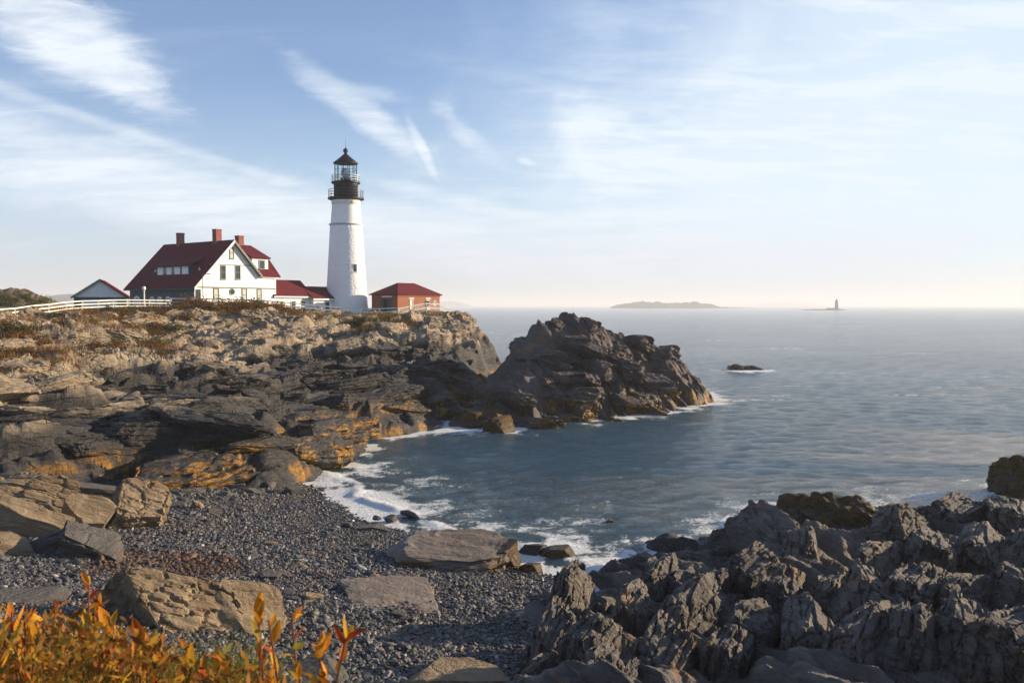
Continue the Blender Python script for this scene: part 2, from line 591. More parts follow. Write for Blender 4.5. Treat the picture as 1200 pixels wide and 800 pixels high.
def rock_mat(name, ang, dry1, dry2, dark, weed, tide, tide_w, weed_amt, weed_top, scale=1.0, fol=1.0, dip=0.3, grass=None, bump=0.9, objspace=False, bdist=0.22, tide_y=0.0):
    m, t, p = mat_new(name)
    geo = t.n('ShaderNodeNewGeometry')
    pos = t.n('ShaderNodeTexCoord').outputs['Object'] if objspace else geo.outputs['Position']
    wsep = t.n('ShaderNodeSeparateXYZ')
    t.l(geo.outputs['Position'], wsep.inputs[0])
    z = wsep.outputs[2]
    nsep = t.n('ShaderNodeSeparateXYZ')
    t.l(geo.outputs['Normal'], nsep.inputs[0])
    bed = t.mapping(t.mapping(pos, (0, 0, -ang)), (dip, 0, 0))          # frame of the bedding: z across the beds
    st = t.mapping(bed, (0, 0, 0), (0.36 * scale, 0.50 * scale, 1.9 * scale))
    # bedding: fine laminae across the strike
    lam = t.noise(st, 2.0, 5, 0.65, 0.8)
    lamf = t.noise(t.mapping(bed, (0, 0, 0), (0.8 * scale, 1.1 * scale, 5.2 * scale)), 2.2, 4, 0.65, 0.7)
    big = t.noise(pos, 0.16 * scale, 4, 0.55, 0.4)
    mid = t.noise(pos, 0.9 * scale, 5, 0.62, 0.3)
    sml = t.noise(pos, 7 * scale, 4, 0.65)
    vor = t.n('ShaderNodeTexVoronoi', feature='DISTANCE_TO_EDGE')
    vor.inputs['Scale'].default_value = 0.85
    wv = t.n('ShaderNodeVectorMath', operation='MULTIPLY_ADD')
    t.l(mid, wv.inputs[0]); wv.inputs[1].default_value = (1.1, 1.3, 0.9); t.l(st, wv.inputs[2])
    t.l(wv.outputs[0], vor.inputs['Vector'])
    crack = t.m('MAXIMUM', t.ss(vor.outputs[0], 0.0, 0.05), t.ss(big, 0.46, 0.58))
    col = t.mix(t.ss(big, 0.36, 0.64), dry1, dry2)
    col = t.mix(t.ss(mid, 0.35, 0.7, 0, 0.6), col, tuple(c * 0.62 for c in dry1))
    col = t.mix(t.ss(lam, 0.35, 0.65, 0.0, 0.55), col, tuple(c * 0.55 for c in dry2))
    col = t.mix(t.ss(lamf, 0.56, 0.74, 0.0, 0.35), col, tuple(min(1, c * 1.35) for c in dry2))
    rust = t.ss(t.noise(pos, 0.55 * scale, 4, 0.6, 0.8), 0.57, 0.70, 0, 0.5)
    col = t.mix(rust, col, (0.24, 0.11, 0.028))
    # tide stained zone
    zt = t.m('ADD', z, t.m('MULTIPLY', t.m('SUBTRACT', big, 0.5), 5.0))
    zt = t.m('ADD', zt, t.m('MULTIPLY', t.m('SUBTRACT', mid, 0.5), 1.6))
    if tide_y:
        zt = t.m('SUBTRACT', zt, t.m('MULTIPLY', t.m('SUBTRACT', wsep.outputs[1], 62.0), tide_y))
    wet = t.ss(zt, tide + tide_w, tide - tide_w)
    dk = t.mix(t.ss(lam, 0.4, 0.62), dark, tuple(c * 1.5 for c in dark))
    dk = t.mix(t.ss(sml, 0.58, 0.75, 0, 0.5), dk, tuple(c * 2.0 for c in dark))
    col = t.mix(wet, col, dk)
    # rockweed hanging on the low flanks
    wn = t.noise(pos, 0.5, 5, 0.65, 0.5)
    steep = t.ss(nsep.outputs[2], 0.60, 0.30)
    wz = t.ss(t.m('ADD', z, t.m('MULTIPLY', t.m('SUBTRACT', mid, 0.5), 1.2)), weed_top + 0.5, weed_top - 0.5)
    wd = t.m('MULTIPLY', t.m('MULTIPLY', wz, t.m('ADD', t.m('MULTIPLY', steep, 0.98), 0.02)), t.ss(wn, 0.62 - 0.28 * weed_amt, 0.74 - 0.28 * weed_amt))
    if weed_amt <= 0:
        wd = 0.0
    wc = t.mix(t.ss(sml, 0.35, 0.65), tuple(c * 0.45 for c in weed), weed)
    col = t.mix(wd, col, wc)
    if grass:
        gn = t.m('ADD', t.noise(pos, 0.22, 5, 0.6, 0.6), t.m('MULTIPLY', t.m('SUBTRACT', mid, 0.5), 0.4))
        gm = t.m('MULTIPLY', t.ss(z, grass[0] - 1.0, grass[0] + 1.6), t.ss(gn, grass[1], grass[1] + 0.08))
        gm = t.m('MULTIPLY', gm, t.ss(nsep.outputs[2], 0.45, 0.8))
        gm = t.m('MAXIMUM', gm, t.m('MULTIPLY', t.ss(z, 8.6, 9.0), t.ss(nsep.outputs[2], 0.75, 0.93)))
        gc = t.mix(t.ss(sml, 0.35, 0.65), (0.075, 0.045, 0.015), (0.17, 0.095, 0.03))
        col = t.mix(gm, col, gc)
    t.l(col, p.inputs['Base Color'])
    t.l(t.ss(wet, 0, 1, 0.88, 0.62), p.inputs['Roughness'])
    p.inputs['Specular IOR Level'].default_value = 0.35
    hgt = t.m('ADD', t.m('MULTIPLY', lam, 0.9 * fol), t.m('MULTIPLY', lamf, 0.34 * fol))
    hgt = t.m('ADD', hgt, t.m('MULTIPLY', mid, 0.5))
    hgt = t.m('ADD', hgt, t.m('MULTIPLY', sml, 0.20))
    hgt = t.m('ADD', hgt, t.m('MULTIPLY', crack, 0.28))
    b = t.n('ShaderNodeBump')
    b.inputs['Strength'].default_value = bump
    b.inputs['Distance'].default_value = bdist / scale
    t.l(hgt, b.inputs['Height'])
    t.l(b.outputs[0], p.inputs['Normal'])
    return m


WEED = (0.34, 0.165, 0.018)
M_HEAD = rock_mat('headland_rock', A_HEAD, (0.28, 0.225, 0.16), (0.40, 0.325, 0.235), (0.021, 0.020, 0.020), WEED, 4.9, 0.6, 0.75, 2.4, 0.8, dip=0.45, grass=(6.4, 0.54), bump=1.0, tide_y=0.036)
M_ISL = rock_mat('islet_rock', A_ISL, (0.095, 0.080, 0.076), (0.15, 0.125, 0.115), (0.032, 0.027, 0.025), WEED, 1.6, 0.7, 0.75, 1.6, 0.7, dip=-0.6, bump=1.0)
M_LED = rock_mat('ledge_rock', A_LED, (0.120, 0.110, 0.105), (0.215, 0.19, 0.165), (0.036, 0.033, 0.032), (0.10, 0.065, 0.02), 0.6, 0.5, 0.3, 0.8, 1.5, fol=1.2, dip=0.85, bump=1.0, bdist=0.38)
M_BOUL = rock_mat('boulder_rock', R(0), (0.20, 0.145, 0.085), (0.31, 0.235, 0.15), (0.05, 0.045, 0.04), WEED, -2, 0.5, 0.0, 0, 1.7, fol=1.5, dip=0.08, bump=0.9, objspace=True)
M_GREYB = rock_mat('grey_boulder_rock', R(30), (0.085, 0.078, 0.072), (0.13, 0.12, 0.105), (0.05, 0.045, 0.04), WEED, -2, 0.5, 0.0, 0, 1.7, fol=1.3, dip=0.08, bump=0.9, objspace=True)
M_WEEDROCK = rock_mat('weedy_rock', R(40), (0.05, 0.036, 0.022), (0.075, 0.054, 0.03), (0.022, 0.018, 0.014), (0.135, 0.075, 0.010), 0.9, 0.5, 1.6, 2.6, 1.2, bump=1.0)
M_SLAB = rock_mat('slab_rock', R(-15), (0.17, 0.14, 0.115), (0.24, 0.20, 0.165), (0.07, 0.06, 0.05), (0.22, 0.12, 0.02), -1, 0.5, 0.75, 1.3, 1.6, fol=1.0, dip=0.15, bump=0.8)

# ------------------------------------------------------------------ terrain meshes


def height_obj(name, fn, grid, mat, zmin=None):
    x, y = grid
    z = fn(x, y)
    v = np.stack((x, y, z), -1).reshape(-1, 3)
    f = grid_faces(*x.shape)
    if zmin is not None:
        keep = (z.reshape(-1)[f] > zmin).any(1)
        f = f[keep]
        used = np.unique(f)
        re = np.full(len(v), -1)
        re[used] = np.arange(len(used))
        v, f = v[used], re[f]
    return link(name, arr_mesh(name, v, f, True), mat)


headland = height_obj('headland', H_head, polar(-90, 640, 1.5, 33, 155, 620, 0.95), M_HEAD, -1.2)
tag(headland, 'long rocky headland of fractured tan and dark ledges below the white fence', None, None, 'structure')
islet = height_obj('rock_islet', H_islet, polar(528, 868, 1.15, 64, 108, 330), M_ISL, -1.2)
tag(islet, 'big craggy dark brown rock rising from the sea beside the headland', 'rock')
ledge = height_obj('rocky_ledge', H_ledge, polar(590, 1300, 1.8, 9.5, 46, 340), M_LED, -1.2)
tag(ledge, 'dark slabby rock ledge in the right foreground', None, None, 'structure')
xx, yy = polar(-120, 720, 7, 14, 62, 120)
m, t, p = mat_new('wet_gravel')
g = t.n('ShaderNodeNewGeometry').outputs['Position']
t.l(t.mix(t.ss(t.noise(g, 9, 5), 0.35, 0.65), (0.022, 0.022, 0.024), (0.075, 0.073, 0.073)), p.inputs['Base Color'])
p.inputs['Roughness'].default_value = 0.8
b = t.n('ShaderNodeBump'); b.inputs['Strength'].default_value = 1; b.inputs['Distance'].default_value = 0.06
t.l(t.noise(g, 12, 4), b.inputs['Height']); t.l(b.outputs[0], p.inputs['Normal'])
beach = link('beach', arr_mesh('beach', np.stack((xx, yy, H_beach(xx, yy)), -1).reshape(-1, 3), grid_faces(*xx.shape), True), m)
tag(beach, 'dark shingle beach in the cove', None, None, 'structure')

M_SOIL = simple('soil', (0.07, 0.05, 0.03), 0.95, 0.4, 2.0, 0.6)
xs, ys = np.meshgrid(np.linspace(-9, 7, 80), np.linspace(-8, 12, 90))
ct = link('cliff_top', arr_mesh('cliff_top', np.stack((xs, ys, H_top(xs, ys)), -1).reshape(-1, 3), grid_faces(*xs.shape), True), M_SOIL)
tag(ct, 'grassy cliff top under the orange shrubs', None, None, 'structure')

# lawn behind the fence
m, t, p = mat_new('lawn_grass')
g = t.n('ShaderNodeNewGeometry').outputs['Position']
t.l(t.mix(t.ss(t.noise(g, 0.8, 5), 0.35, 0.65), (0.045, 0.075, 0.015), (0.10, 0.10, 0.03)), p.inputs['Base Color'])
p.inputs['Roughness'].default_value = 0.95
M_LAWN = m

# ------------------------------------------------------------------ sea


def waves(x, y, D):
    h = np.zeros_like(x)
    r = np.random.default_rng(5)
    for i in range(26):
        lam = 0.8 * (3.6 / 0.8) ** (i / 25)
        a = R(200) + r.normal(0, 0.55)
        k = 2 * math.pi / lam
        fade = np.clip(1.6 - D / (48 * lam), 0, 1)
        ph = r.uniform(0, 6.28)
        q = k * (x * math.sin(a) + y * math.cos(a)) + ph + 1.2 * fbm(x * 0.06, y * 0.06, 500 + i, 2)
        s = np.sin(q)
        h += fade * 0.0068 * lam ** 0.5 * (s + 0.25 * np.cos(2 * q))
    return h


cols = np.concatenate((np.linspace(-1.9, -0.64, 20), np.linspace(-0.62, 0.62, 520), np.linspace(0.64, 1.9, 20)))
Drow = np.concatenate((np.geomspace(20, 300, 470), np.geomspace(315, 30000, 60)))
AZ, DR = np.meshgrid(cols, Drow)
wx, wy = np.sin(AZ) * DR, np.cos(AZ) * DR
near = DR < 320
depth = np.full(wx.shape, 9.0)
nx, ny = wx[near], wy[near]


def smooth_h(x, y):
    hh = np.full(x.shape, -9.0)
    for rb, of, (a0, a1, d0, d1) in ((head_rbf, .45, (-80, 4, 28, 150)), (islet_rbf, .75, (-8, 26, 60, 110)), (ledge_rbf, .1, (-4, 60, 8, 47)), (beach_rbf, .1, (-40, 12, 12, 62))):
        mk = (x > a0) & (x < a1) & (y > d0) & (y < d1)
        hh[mk] = np.maximum(hh[mk], rb(x[mk], y[mk]) + of)
    return hh


sea_rocks_xy = []     # (x, y, radius) of rocks standing in the water, for the surf around them
for px, py, rad in ((877, 434, 3.0), (985, 612, 2.4), (1205, 582, 2.4), (630, 668, 0.7), (655, 650, 0.8), (478, 606, 0.5), (540, 490, 1.2), (572, 497, 1.2)):
    q = on_z(px, py, 0)
    sea_rocks_xy.append((q[0], q[1], rad))
dep = -smooth_h(nx, ny)
for a, b_, rad in sea_rocks_xy:
    dep = np.minimum(dep, np.maximum((np.hypot(nx - a, ny - b_) - rad) * 0.55, -1))
depth[near] = dep
wz = waves(wx, wy, DR) * np.clip(depth / 1.2, 0.25, 1)
foam = np.zeros(wx.shape)
fn = fbm(nx * 0.45, ny * 0.45, 91, 5, 0.6)
fn2 = fbm(nx * 1.6, ny * 1.6, 97, 4, 0.6)
fo = np.exp(-np.maximum(dep, 0) / 1.1) * (0.85 + 0.9 * fn) + 0.55 * fn * np.exp(-np.maximum(dep, 0) / 1.8) + 0.36 * fn2 * np.exp(-np.maximum(dep, 0) / 1.4)
# surf line rolling onto the shingle
bd = -beach_rbf(nx, ny)
cove = (nx > -16) & (nx < 5) & (ny > 28) & (ny < 60)
line = np.exp(-((bd - 0.55 - 0.25 * fbm(nx * 0.25, ny * 0.25, 131, 3)) / 0.10) ** 2)
fo = fo + cove * (0.45 * line + 0.42 * np.exp(-np.maximum(bd, 0) / 0.85) * (0.75 + fn))
fo = np.where((nx > 5) & (ny < 50) & (np.hypot(nx - 13.5, ny - 38) > 4), fo * 0.62, fo)
streak = fbm(nx * 0.05 + ny * 0.02, ny * 0.22, 141, 5, 0.6)
fo = fo + np.clip((streak - 0.20) * 1.7, 0, 0.62) * np.clip((0.9 + fn2), 0, 1)
foam[near] = np.clip(fo, 0, 1.5)
wz[near] += cove * 0.16 * line * np.clip(0.7 + fn, 0, 1)
sea_me = arr_mesh('sea', np.stack((wx, wy, wz), -1).reshape(-1, 3), grid_faces(*wx.shape), True)
at = sea_me.attributes.new('foam', 'FLOAT', 'POINT')
at.data.foreach_set('value', foam.ravel().astype(np.float32))
m, t, p = mat_new('sea_water')
pos = t.n('ShaderNodeNewGeometry').outputs['Position']
fa = t.n('ShaderNodeAttribute', attribute_name='foam').outputs['Fac']
n1 = t.noise(t.mapping(pos, (0, 0, R(16)), (1, 1.9, 1)), 1.5, 5, 0.66, 0.5)
n2 = t.noise(t.mapping(pos, (0, 0, R(-12)), (1, 1.5, 1)), 6.5, 4, 0.62, 0.5)
n3 = t.noise(t.mapping(pos, (0, 0, R(15)), (0.35, 1, 1)), 0.30, 5, 0.6, 0.3)
lace = t.m('SUBTRACT', 1.0, t.m('MULTIPLY', t.m('ABSOLUTE', t.m('SUBTRACT', t.noise(pos, 2.6, 4, 0.6, 1.2), 0.5)), 7.0))
fm = t.m('ADD', fa, t.m('ADD', t.m('MULTIPLY', t.m('SUBTRACT', n2, 0.5), 0.7), t.m('MULTIPLY', t.m('SUBTRACT', n1, 0.5), 0.6)))
fm = t.m('ADD', fm, t.m('MULTIPLY', lace, 0.20))
fm = t.ss(fm, 0.50, 0.86)
shal = t.ss(fa, 0.05, 0.5)
wc = t.mix(shal, (0.030, 0.075, 0.112), (0.050, 0.098, 0.125))
t.l(t.mix(fm, wc, (0.72, 0.75, 0.76)), p.inputs['Base Color'])
t.l(t.ss(fm, 0, 1, 0.13, 0.85), p.inputs['Roughness'])
p.inputs['IOR'].default_value = 1.333
h = t.m('ADD', t.m('MULTIPLY', n1, 0.95), t.m('ADD', t.m('MULTIPLY', n2, 0.66), t.m('MULTIPLY', n3, 0.20)))
b = t.n('ShaderNodeBump')
t.l(t.ss(t.noise(t.mapping(pos, (0, 0, R(10)), (0.4, 1, 1)), 0.045, 4, 0.6, 0.6), 0.36, 0.62, 0.6, 1.0), b.inputs['Strength'])      # wind patches
b.inputs['Distance'].default_value = 0.30
t.l(h, b.inputs['Height'])
t.l(b.outputs[0], p.inputs['Normal'])
sea = link('sea', sea_me, m)
tag(sea, 'steel blue rippled sea reaching to the horizon', None, None, 'structure')

# ------------------------------------------------------------------ chiselled stones


def ico(sub):
    bm = bmesh.new()
    bmesh.ops.create_icosphere(bm, subdivisions=sub, radius=1)
    v = np.array([q.co[:] for q in bm.verts])
    f = np.array([[q.index for q in fc.verts] for fc in bm.faces])
    bm.free()
    return v, f


ICO = {s: ico(s) for s in (1, 2, 3, 4, 5, 6)}


def chisel(seed, sub, aspect=(1, 1, 1), cuts=7, strata=0.0, nlay=9, rough=0.02, jit=0.22):
    r = np.random.default_rng(seed)
    v, f = ICO[sub]
    v = v * 1.45
    pl_ = []
    for ax in range(3):
        for sg in (-1, 1):
            n = np.zeros(3); n[ax] = sg
            n += r.normal(0, jit, 3)
            pl_.append((n / np.linalg.norm(n), r.uniform(0.72, 1.0)))
    for _ in range(cuts):
        n = r.normal(0, 1, 3)
        pl_.append((n / np.linalg.norm(n), r.uniform(0.78, 1.12)))
    v = v.copy()
    for _ in range(3):
        for n, d in pl_:
            v -= n * np.maximum(v @ n - d, 0)[:, None]
    if strata:
        k = (v[:, 2] + 0.15 * v[:, 0]) * nlay * 0.5 + 0.30 * fbm(v[:, 0] * 1.6 + seed, v[:, 1] * 1.6, seed, 2)
        i = np.floor(k)
        th = np.arctan2(v[:, 1], v[:, 0]) + 0.25 * fbm(v[:, 0] * 3 + 9, v[:, 1] * 3 + seed, seed + 3, 2)
        sec = np.floor((th + h2(i, i * 0 + 3, seed) * 6.28) * 0.8)
        off = ((h2(i, i * 0 + seed, seed) - 0.55) * 1.3 + (h2(i, sec, seed) - 0.6) * 0.7) * strata
        off += -strata * 0.7 * np.exp(-((k - i) / 0.13) ** 2)
        fn_ = np.cross(v[f[:, 1]] - v[f[:, 0]], v[f[:, 2]] - v[f[:, 0]])
        vn = np.zeros_like(v)
        for c_ in range(3):
            np.add.at(vn, f[:, c_], fn_)
        vn /= np.linalg.norm(vn, axis=1, keepdims=True) + 1e-9
        side = np.clip(1.25 - 1.9 * np.abs(vn[:, 2]), 0, 1)
        v[:, :2] += vn[:, :2] * (off * side)[:, None]
    if rough:
        v += v * (rough * fbm(v[:, 0] * 4 + seed * 3.1 + v[:, 2] * 2.7, v[:, 1] * 4 - v[:, 2] * 3.3, seed, 4))[:, None]
    v *= np.array(aspect)
    return v, f


def fracture(v, f, seed, cell, amp, groove):
    """jointing: shift each small 3-D joint block of a rock surface in or out, open the joints"""
    q = v / np.array(cell)
    q = q + 0.16 * np.stack((fbm(q[:, 1] * 1.5, q[:, 2] * 1.5, seed, 2), fbm(q[:, 0] * 1.5, q[:, 2] * 1.5, seed + 1, 2), fbm(q[:, 0] * 1.5, q[:, 1] * 1.5, seed + 2, 2)), -1)
    i0 = np.floor(q)
    ds, hs = [], []
    for a in (-1, 0, 1):
        for b in (-1, 0, 1):
            for c in (-1, 0, 1):
                cc = i0 + np.array((a, b, c))
                k1 = cc[:, 0] + 57 * cc[:, 2]
                j = np.stack((h2(k1, cc[:, 1], seed), h2(k1, cc[:, 1], seed + 1), h2(k1, cc[:, 1], seed + 2)), -1) * 0.7 + 0.15
                e = np.abs(q - cc - j)
                ds.append(0.7 * e.max(1) + 0.3 * np.linalg.norm(e, axis=1))
                hs.append(h2(k1, cc[:, 1], seed + 7))
    ds, hs = np.array(ds), np.array(hs)
    o = np.argsort(ds, axis=0)[:2]
    ar = np.arange(len(v))
    d1, d2 = ds[o[0], ar], ds[o[1], ar]
    off = amp * (hs[o[0], ar] - 0.5) * 2 - groove * np.exp(-((d2 - d1) / 0.07) ** 2)
    fn_ = np.cross(v[f[:, 1]] - v[f[:, 0]], v[f[:, 2]] - v[f[:, 0]])
    vn = np.zeros_like(v)
    for c_ in range(3):
        np.add.at(vn, f[:, c_], fn_)
    vn /= np.linalg.norm(vn, axis=1, keepdims=True) + 1e-9
    return v + vn * off[:, None]


def stone_mesh(name, seed, sub, mat, **kw):
    fr = kw.pop('frac', None)
    v, f = chisel(seed, sub, **kw)
    if fr:
        v = fracture(v, f, seed, *fr)
    me = arr_mesh(name, v, f)
    me.materials.append(mat)
    return me


def rotm(rx, ry, rz):
    return np.array(Matrix.Rotation(rz, 3, 'Z') @ Matrix.Rotation(ry, 3, 'Y') @ Matrix.Rotation(rx, 3, 'X'))


def scatter_stones(parent, fn, cand, mat, seed, ang, smin, smax, asp, n_ind=300, sink=0.35, nproto=8, tilt=0.2):
    """blocks lying on a rock face: the largest in view as parts, the rest joined"""
    r = np.random.default_rng(seed)
    protos = [chisel(seed * 10 + i, 2, asp, 6, 0.05, 5, 0.03) for i in range(nproto)]
    pm = []
    for i, (v, f) in enumerate(protos):
        me = arr_mesh('stone', v, f)
        me.materials.append(mat)
        pm.append(me)
    x, y = cand[:, 0], cand[:, 1]
    z = fn(x, y)
    s = smin * (smax / smin) ** (r.random(len(x)) ** 1.9)
    order = np.argsort(-s / y)
    restV, restF, off = [], [], 0
    for rank, i in enumerate(order):
        k = r.integers(nproto)
        rot = (r.normal(0, tilt), r.normal(0, tilt), ang + r.normal(0, 0.35))
        loc = (x[i], y[i], z[i] - sink * s[i] * asp[2] * 0.5)
        sc = s[i] * np.array((r.uniform(0.8, 1.25), r.uniform(0.8, 1.2), r.uniform(0.7, 1.25)))
        if rank < n_ind:
            link('stone', pm[k], None, parent, loc, rot, sc)
        else:
            v, f = protos[k]
            restV.append((v * sc) @ rotm(*rot).T + np.array(loc))
            restF.append(f + off)
            off += len(v)
    if restV:
        o = link('stone_rubble', arr_mesh('stone_rubble', np.concatenate(restV), np.concatenate(restF)), mat, parent)
        o['kind'] = 'stuff'


def cand_zone(n, px0, px1, D0, D1, seed):
    r = np.random.default_rng(seed)
    px = r.uniform(px0, px1, n)
    D = np.sqrt(r.uniform(D0 ** 2, D1 ** 2, n))
    return np.stack(((px - 600) / 1000 * D, D), -1)


def slabs(parent, fn, cand, mat, seed, ang, dip, smin, smax, asp, sink, tilt=0.10, sub=4, nproto=8, strata=0.10, nlay=6, mind=0.9, frac=None):
    """large fractured slabs of the bedrock, lying along the bedding"""
    r = np.random.default_rng(seed)
    pm = []
    for i in range(nproto):
        v, f = chisel(seed * 20 + i, sub, asp, 7, strata * 1.3, nlay, 0.05, 0.20)
        if frac:
            v = fracture(v, f, seed * 31 + i, *frac)
        me = arr_mesh('stone', v, f)
        me.materials.append(mat)
        pm.append(me)
    x, y = cand[:, 0], cand[:, 1]
    s = smin * (smax / smin) ** (r.random(len(x)) ** 1.4)
    keep = []
    for i in np.argsort(-s):
        if all((x[i] - x[j]) ** 2 + (y[i] - y[j]) ** 2 > (mind * (s[i] + s[j]) * 0.5) ** 2 for j in keep):
            keep.append(i)
    z = fn(x, y)
    for i in keep:
        link('stone', pm[r.integers(nproto)], None, parent, (x[i], y[i], z[i] - sink * s[i] * asp[2]),
             (dip + r.normal(0, tilt), r.normal(0, tilt), ang + r.normal(0, 0.22) + (math.pi if r.random() < .5 and abs(dip) < .05 else 0)),
             s[i] * np.array((r.uniform(0.8, 1.3), r.uniform(0.8, 1.2), r.uniform(0.75, 1.25))))
    return len(keep)


c1 = cand_zone(900, -70, 530, 42, 92, 1)
hb = head_rbf(c1[:, 0], c1[:, 1])
c1 = c1[(hb > 1.3) & (hb < 4.6)][:150]
n1_ = slabs(headland, H_head, c1, M_HEAD, 21, A_HEAD, -0.14, 0.9, 2.3, (1.7, 0.85, 0.42), 0.45, 0.09, sub=5, frac=((0.75, 0.42, 0.20), 0.045, 0.04))
c1 = cand_zone(1500, -70, 545, 50, 112, 3)
hb = head_rbf(c1[:, 0], c1[:, 1])
c1 = c1[(hb > 4.3) & (hb < 9.0)][:260]
n2_ = slabs(headland, H_head, c1, M_HEAD, 22, A_HEAD, -0.12, 0.6, 1.7, (1.3, 0.85, 0.70), 0.5, 0.22, strata=0.13, sub=5, frac=((0.55, 0.40, 0.30), 0.06, 0.05))
c1 = cand_zone(2600, -70, 560, 46, 112, 4)
hb = head_rbf(c1[:, 0], c1[:, 1])
c1 = c1[(hb > 3.2) & (hb < 9.3)]
scatter_stones(headland, H_head, c1[:950], M_HEAD, 3, A_HEAD, 0.22, 0.75, (1.35, 0.85, 0.62), 0, 0.6, 9, 0.25)
c2 = cand_zone(500, 548, 770, 67, 96, 2)
hb = islet_rbf(c2[:, 0], c2[:, 1])
c2 = c2[(hb > 0.2) & (hb < 8.3) & ((c2[:, 0] / c2[:, 1] * 1000 > 28) | (hb < 2.0))][:260]
slabs(islet, H_islet, c2, M_ISL, 23, A_ISL, 0.24, 0.8, 2.1, (1.6, 0.8, 0.55), 0.95, 0.14, strata=0.10, sub=5, frac=((0.6, 0.35, 0.25), 0.05, 0.045))
c3 = cand_zone(900, 640, 1290, 11, 40, 5)
hb = ledge_rbf(c3[:, 0], c3[:, 1])
c3 = c3[(hb > 0.8)][:300]
c3p = c3[:, 0] / c3[:, 1] * 1000 + 600
lw = (c3p < 865)
slabs(ledge, H_ledge, c3[lw][:60], M_LED, 25, R(62), 0.28, 0.26, 0.6, (1.4, 0.45, 0.75), 0.42, 0.20, sub=5, nproto=4, strata=0.06, nlay=7, mind=1.0, frac=((0.6, 0.3, 0.4), 0.05, 0.05))
slabs(ledge, H_ledge, c3[~lw][:60], M_LED, 24, A_LED, -0.45, 0.26, 0.75, (1.7, 0.55, 0.55), 0.30, 0.22, sub=5, nproto=6, strata=0.06, nlay=7, mind=0.8, frac=((0.7, 0.3, 0.22), 0.05, 0.05))
# the massive blocks the ledge is made of
BIGP = [stone_mesh('stone', 900 + i, 6, M_LED, aspect=(1, 1, 1), cuts=10, strata=0.05, nlay=6, rough=0.07, jit=0.22,
                   frac=((0.85, 0.30, 0.55), 0.075, 0.085)) for i in range(6)]
L0 = A_LED
for i, (pool, px, py, z, sz, rot) in enumerate((
        (BIGP, 672, 712, 1.05, (1.45, 0.62, 1.55), (0.10, -0.10, 1.15)), (BIGP, 648, 765, 1.10, (1.20, 0.55, 1.35), (0.12, -0.15, 1.10)), (BIGP, 690, 780, 1.55, (1.00, 0.60, 1.35), (0.15, -0.05, 1.05)),
        (BIGP, 772, 688, 0.95, (1.60, 0.80, 1.40), (0.10, 0.05, 1.20)), (BIGP, 740, 735, 1.15, (1.25, 0.60, 1.40), (0.15, 0.00, 1.10)), (BIGP, 806, 735, 1.25, (1.50, 0.80, 1.45), (0.18, 0.10, 1.05)),
        (BIGP, 842, 700, 0.85, (1.40, 0.60, 1.05), (0.15, 0.10, 1.15)), (BIGP, 772, 795, 1.60, (1.20, 0.75, 1.40), (0.12, 0.0, 1.10)), (BIGP, 848, 790, 1.60, (1.20, 0.60, 1.20), (0.2, 0.1, 1.2)),
        (BIGP, 632, 806, 0.95, (1.10, 0.50, 1.05), (0.1, -0.1, 1.1)), (BIGP, 705, 812, 1.75, (1.00, 0.60, 1.10), (0.15, 0, 1.1)),
        (BIGP, 895, 636, 0.70, (2.00, 1.05, 1.45), (-0.15, 0.20, L0 - .35)), (BIGP, 940, 664, 0.80, (1.50, 0.80, 1.25), (0.10, 0.15, 1.15)), (BIGP, 880, 692, 0.85, (1.40, 0.75, 1.20), (0.12, 0.10, 1.10)),
        (BIGP, 912, 722, 1.00, (1.50, 0.80, 1.30), (0.12, 0.12, 1.05)), (BIGP, 972, 718, 1.00, (1.50, 0.75, 1.20), (0.10, 0.12, 1.15)), (BIGP, 880, 770, 1.35, (1.20, 0.70, 1.25), (0.12, 0.1, 1.1)), (BIGP, 945, 780, 1.50, (1.40, 0.75, 1.30), (0.12, 0.1, 1.05)),
        (BIGP, 1058, 632, 0.85, (1.90, 0.90, 1.10), (0.08, 0.10, 0.95)), (BIGP, 1120, 618, 0.75, (2.00, 1.00, 0.95), (0.06, 0.10, 0.85)), (BIGP, 1178, 622, 0.80, (2.00, 1.00, 1.00), (0.08, 0.08, 0.95)),
        (BIGP, 1030, 678, 1.00, (1.70, 0.80, 1.15), (0.12, 0.12, 1.10)), (BIGP, 1090, 672, 1.10, (1.80, 0.85, 1.15), (0.10, 0.12, 0.95)), (BIGP, 1150, 668, 1.15, (1.90, 0.90, 1.10), (0.10, 0.10, 0.90)), (BIGP, 1215, 672, 1.20, (1.90, 0.90, 1.15), (0.10, 0.10, 1.0)),
        (BIGP, 1018, 735, 1.30, (1.60, 0.80, 1.25), (0.12, 0.15, 1.15)), (BIGP, 1075, 730, 1.45, (1.70, 0.80, 1.25), (0.12, 0.10, 1.00)), (BIGP, 1135, 728, 1.55, (1.70, 0.80, 1.20), (0.12, 0.10, 0.95)), (BIGP, 1200, 732, 1.65, (1.70, 0.85, 1.20), (0.10, 0.10, 1.0)),
        (BIGP, 1010, 795, 1.75, (1.40, 0.75, 1.20), (0.12, 0.1, 1.1)), (BIGP, 1070, 790, 1.90, (1.50, 0.75, 1.25), (0.10, 0.1, 1.05)), (BIGP, 1132, 790, 2.00, (1.50, 0.80, 1.20), (0.12, 0.1, 0.95)), (BIGP, 1200, 795, 2.10, (1.60, 0.80, 1.15), (0.1, 0.1, 1.0)))):
    q = on_z(px, py, z)
    link('stone', pool[i % len(pool)], None, ledge, (q[0], q[1], z + (0.38 if px > 1000 else 0.20 if px > 865 else 0.0)), (rot[0], rot[1], rot[2] + 0.3 * math.sin(i * 2.3)) if px > 865 else rot, np.array(sz) * (0.92 if px > 865 else 0.86))

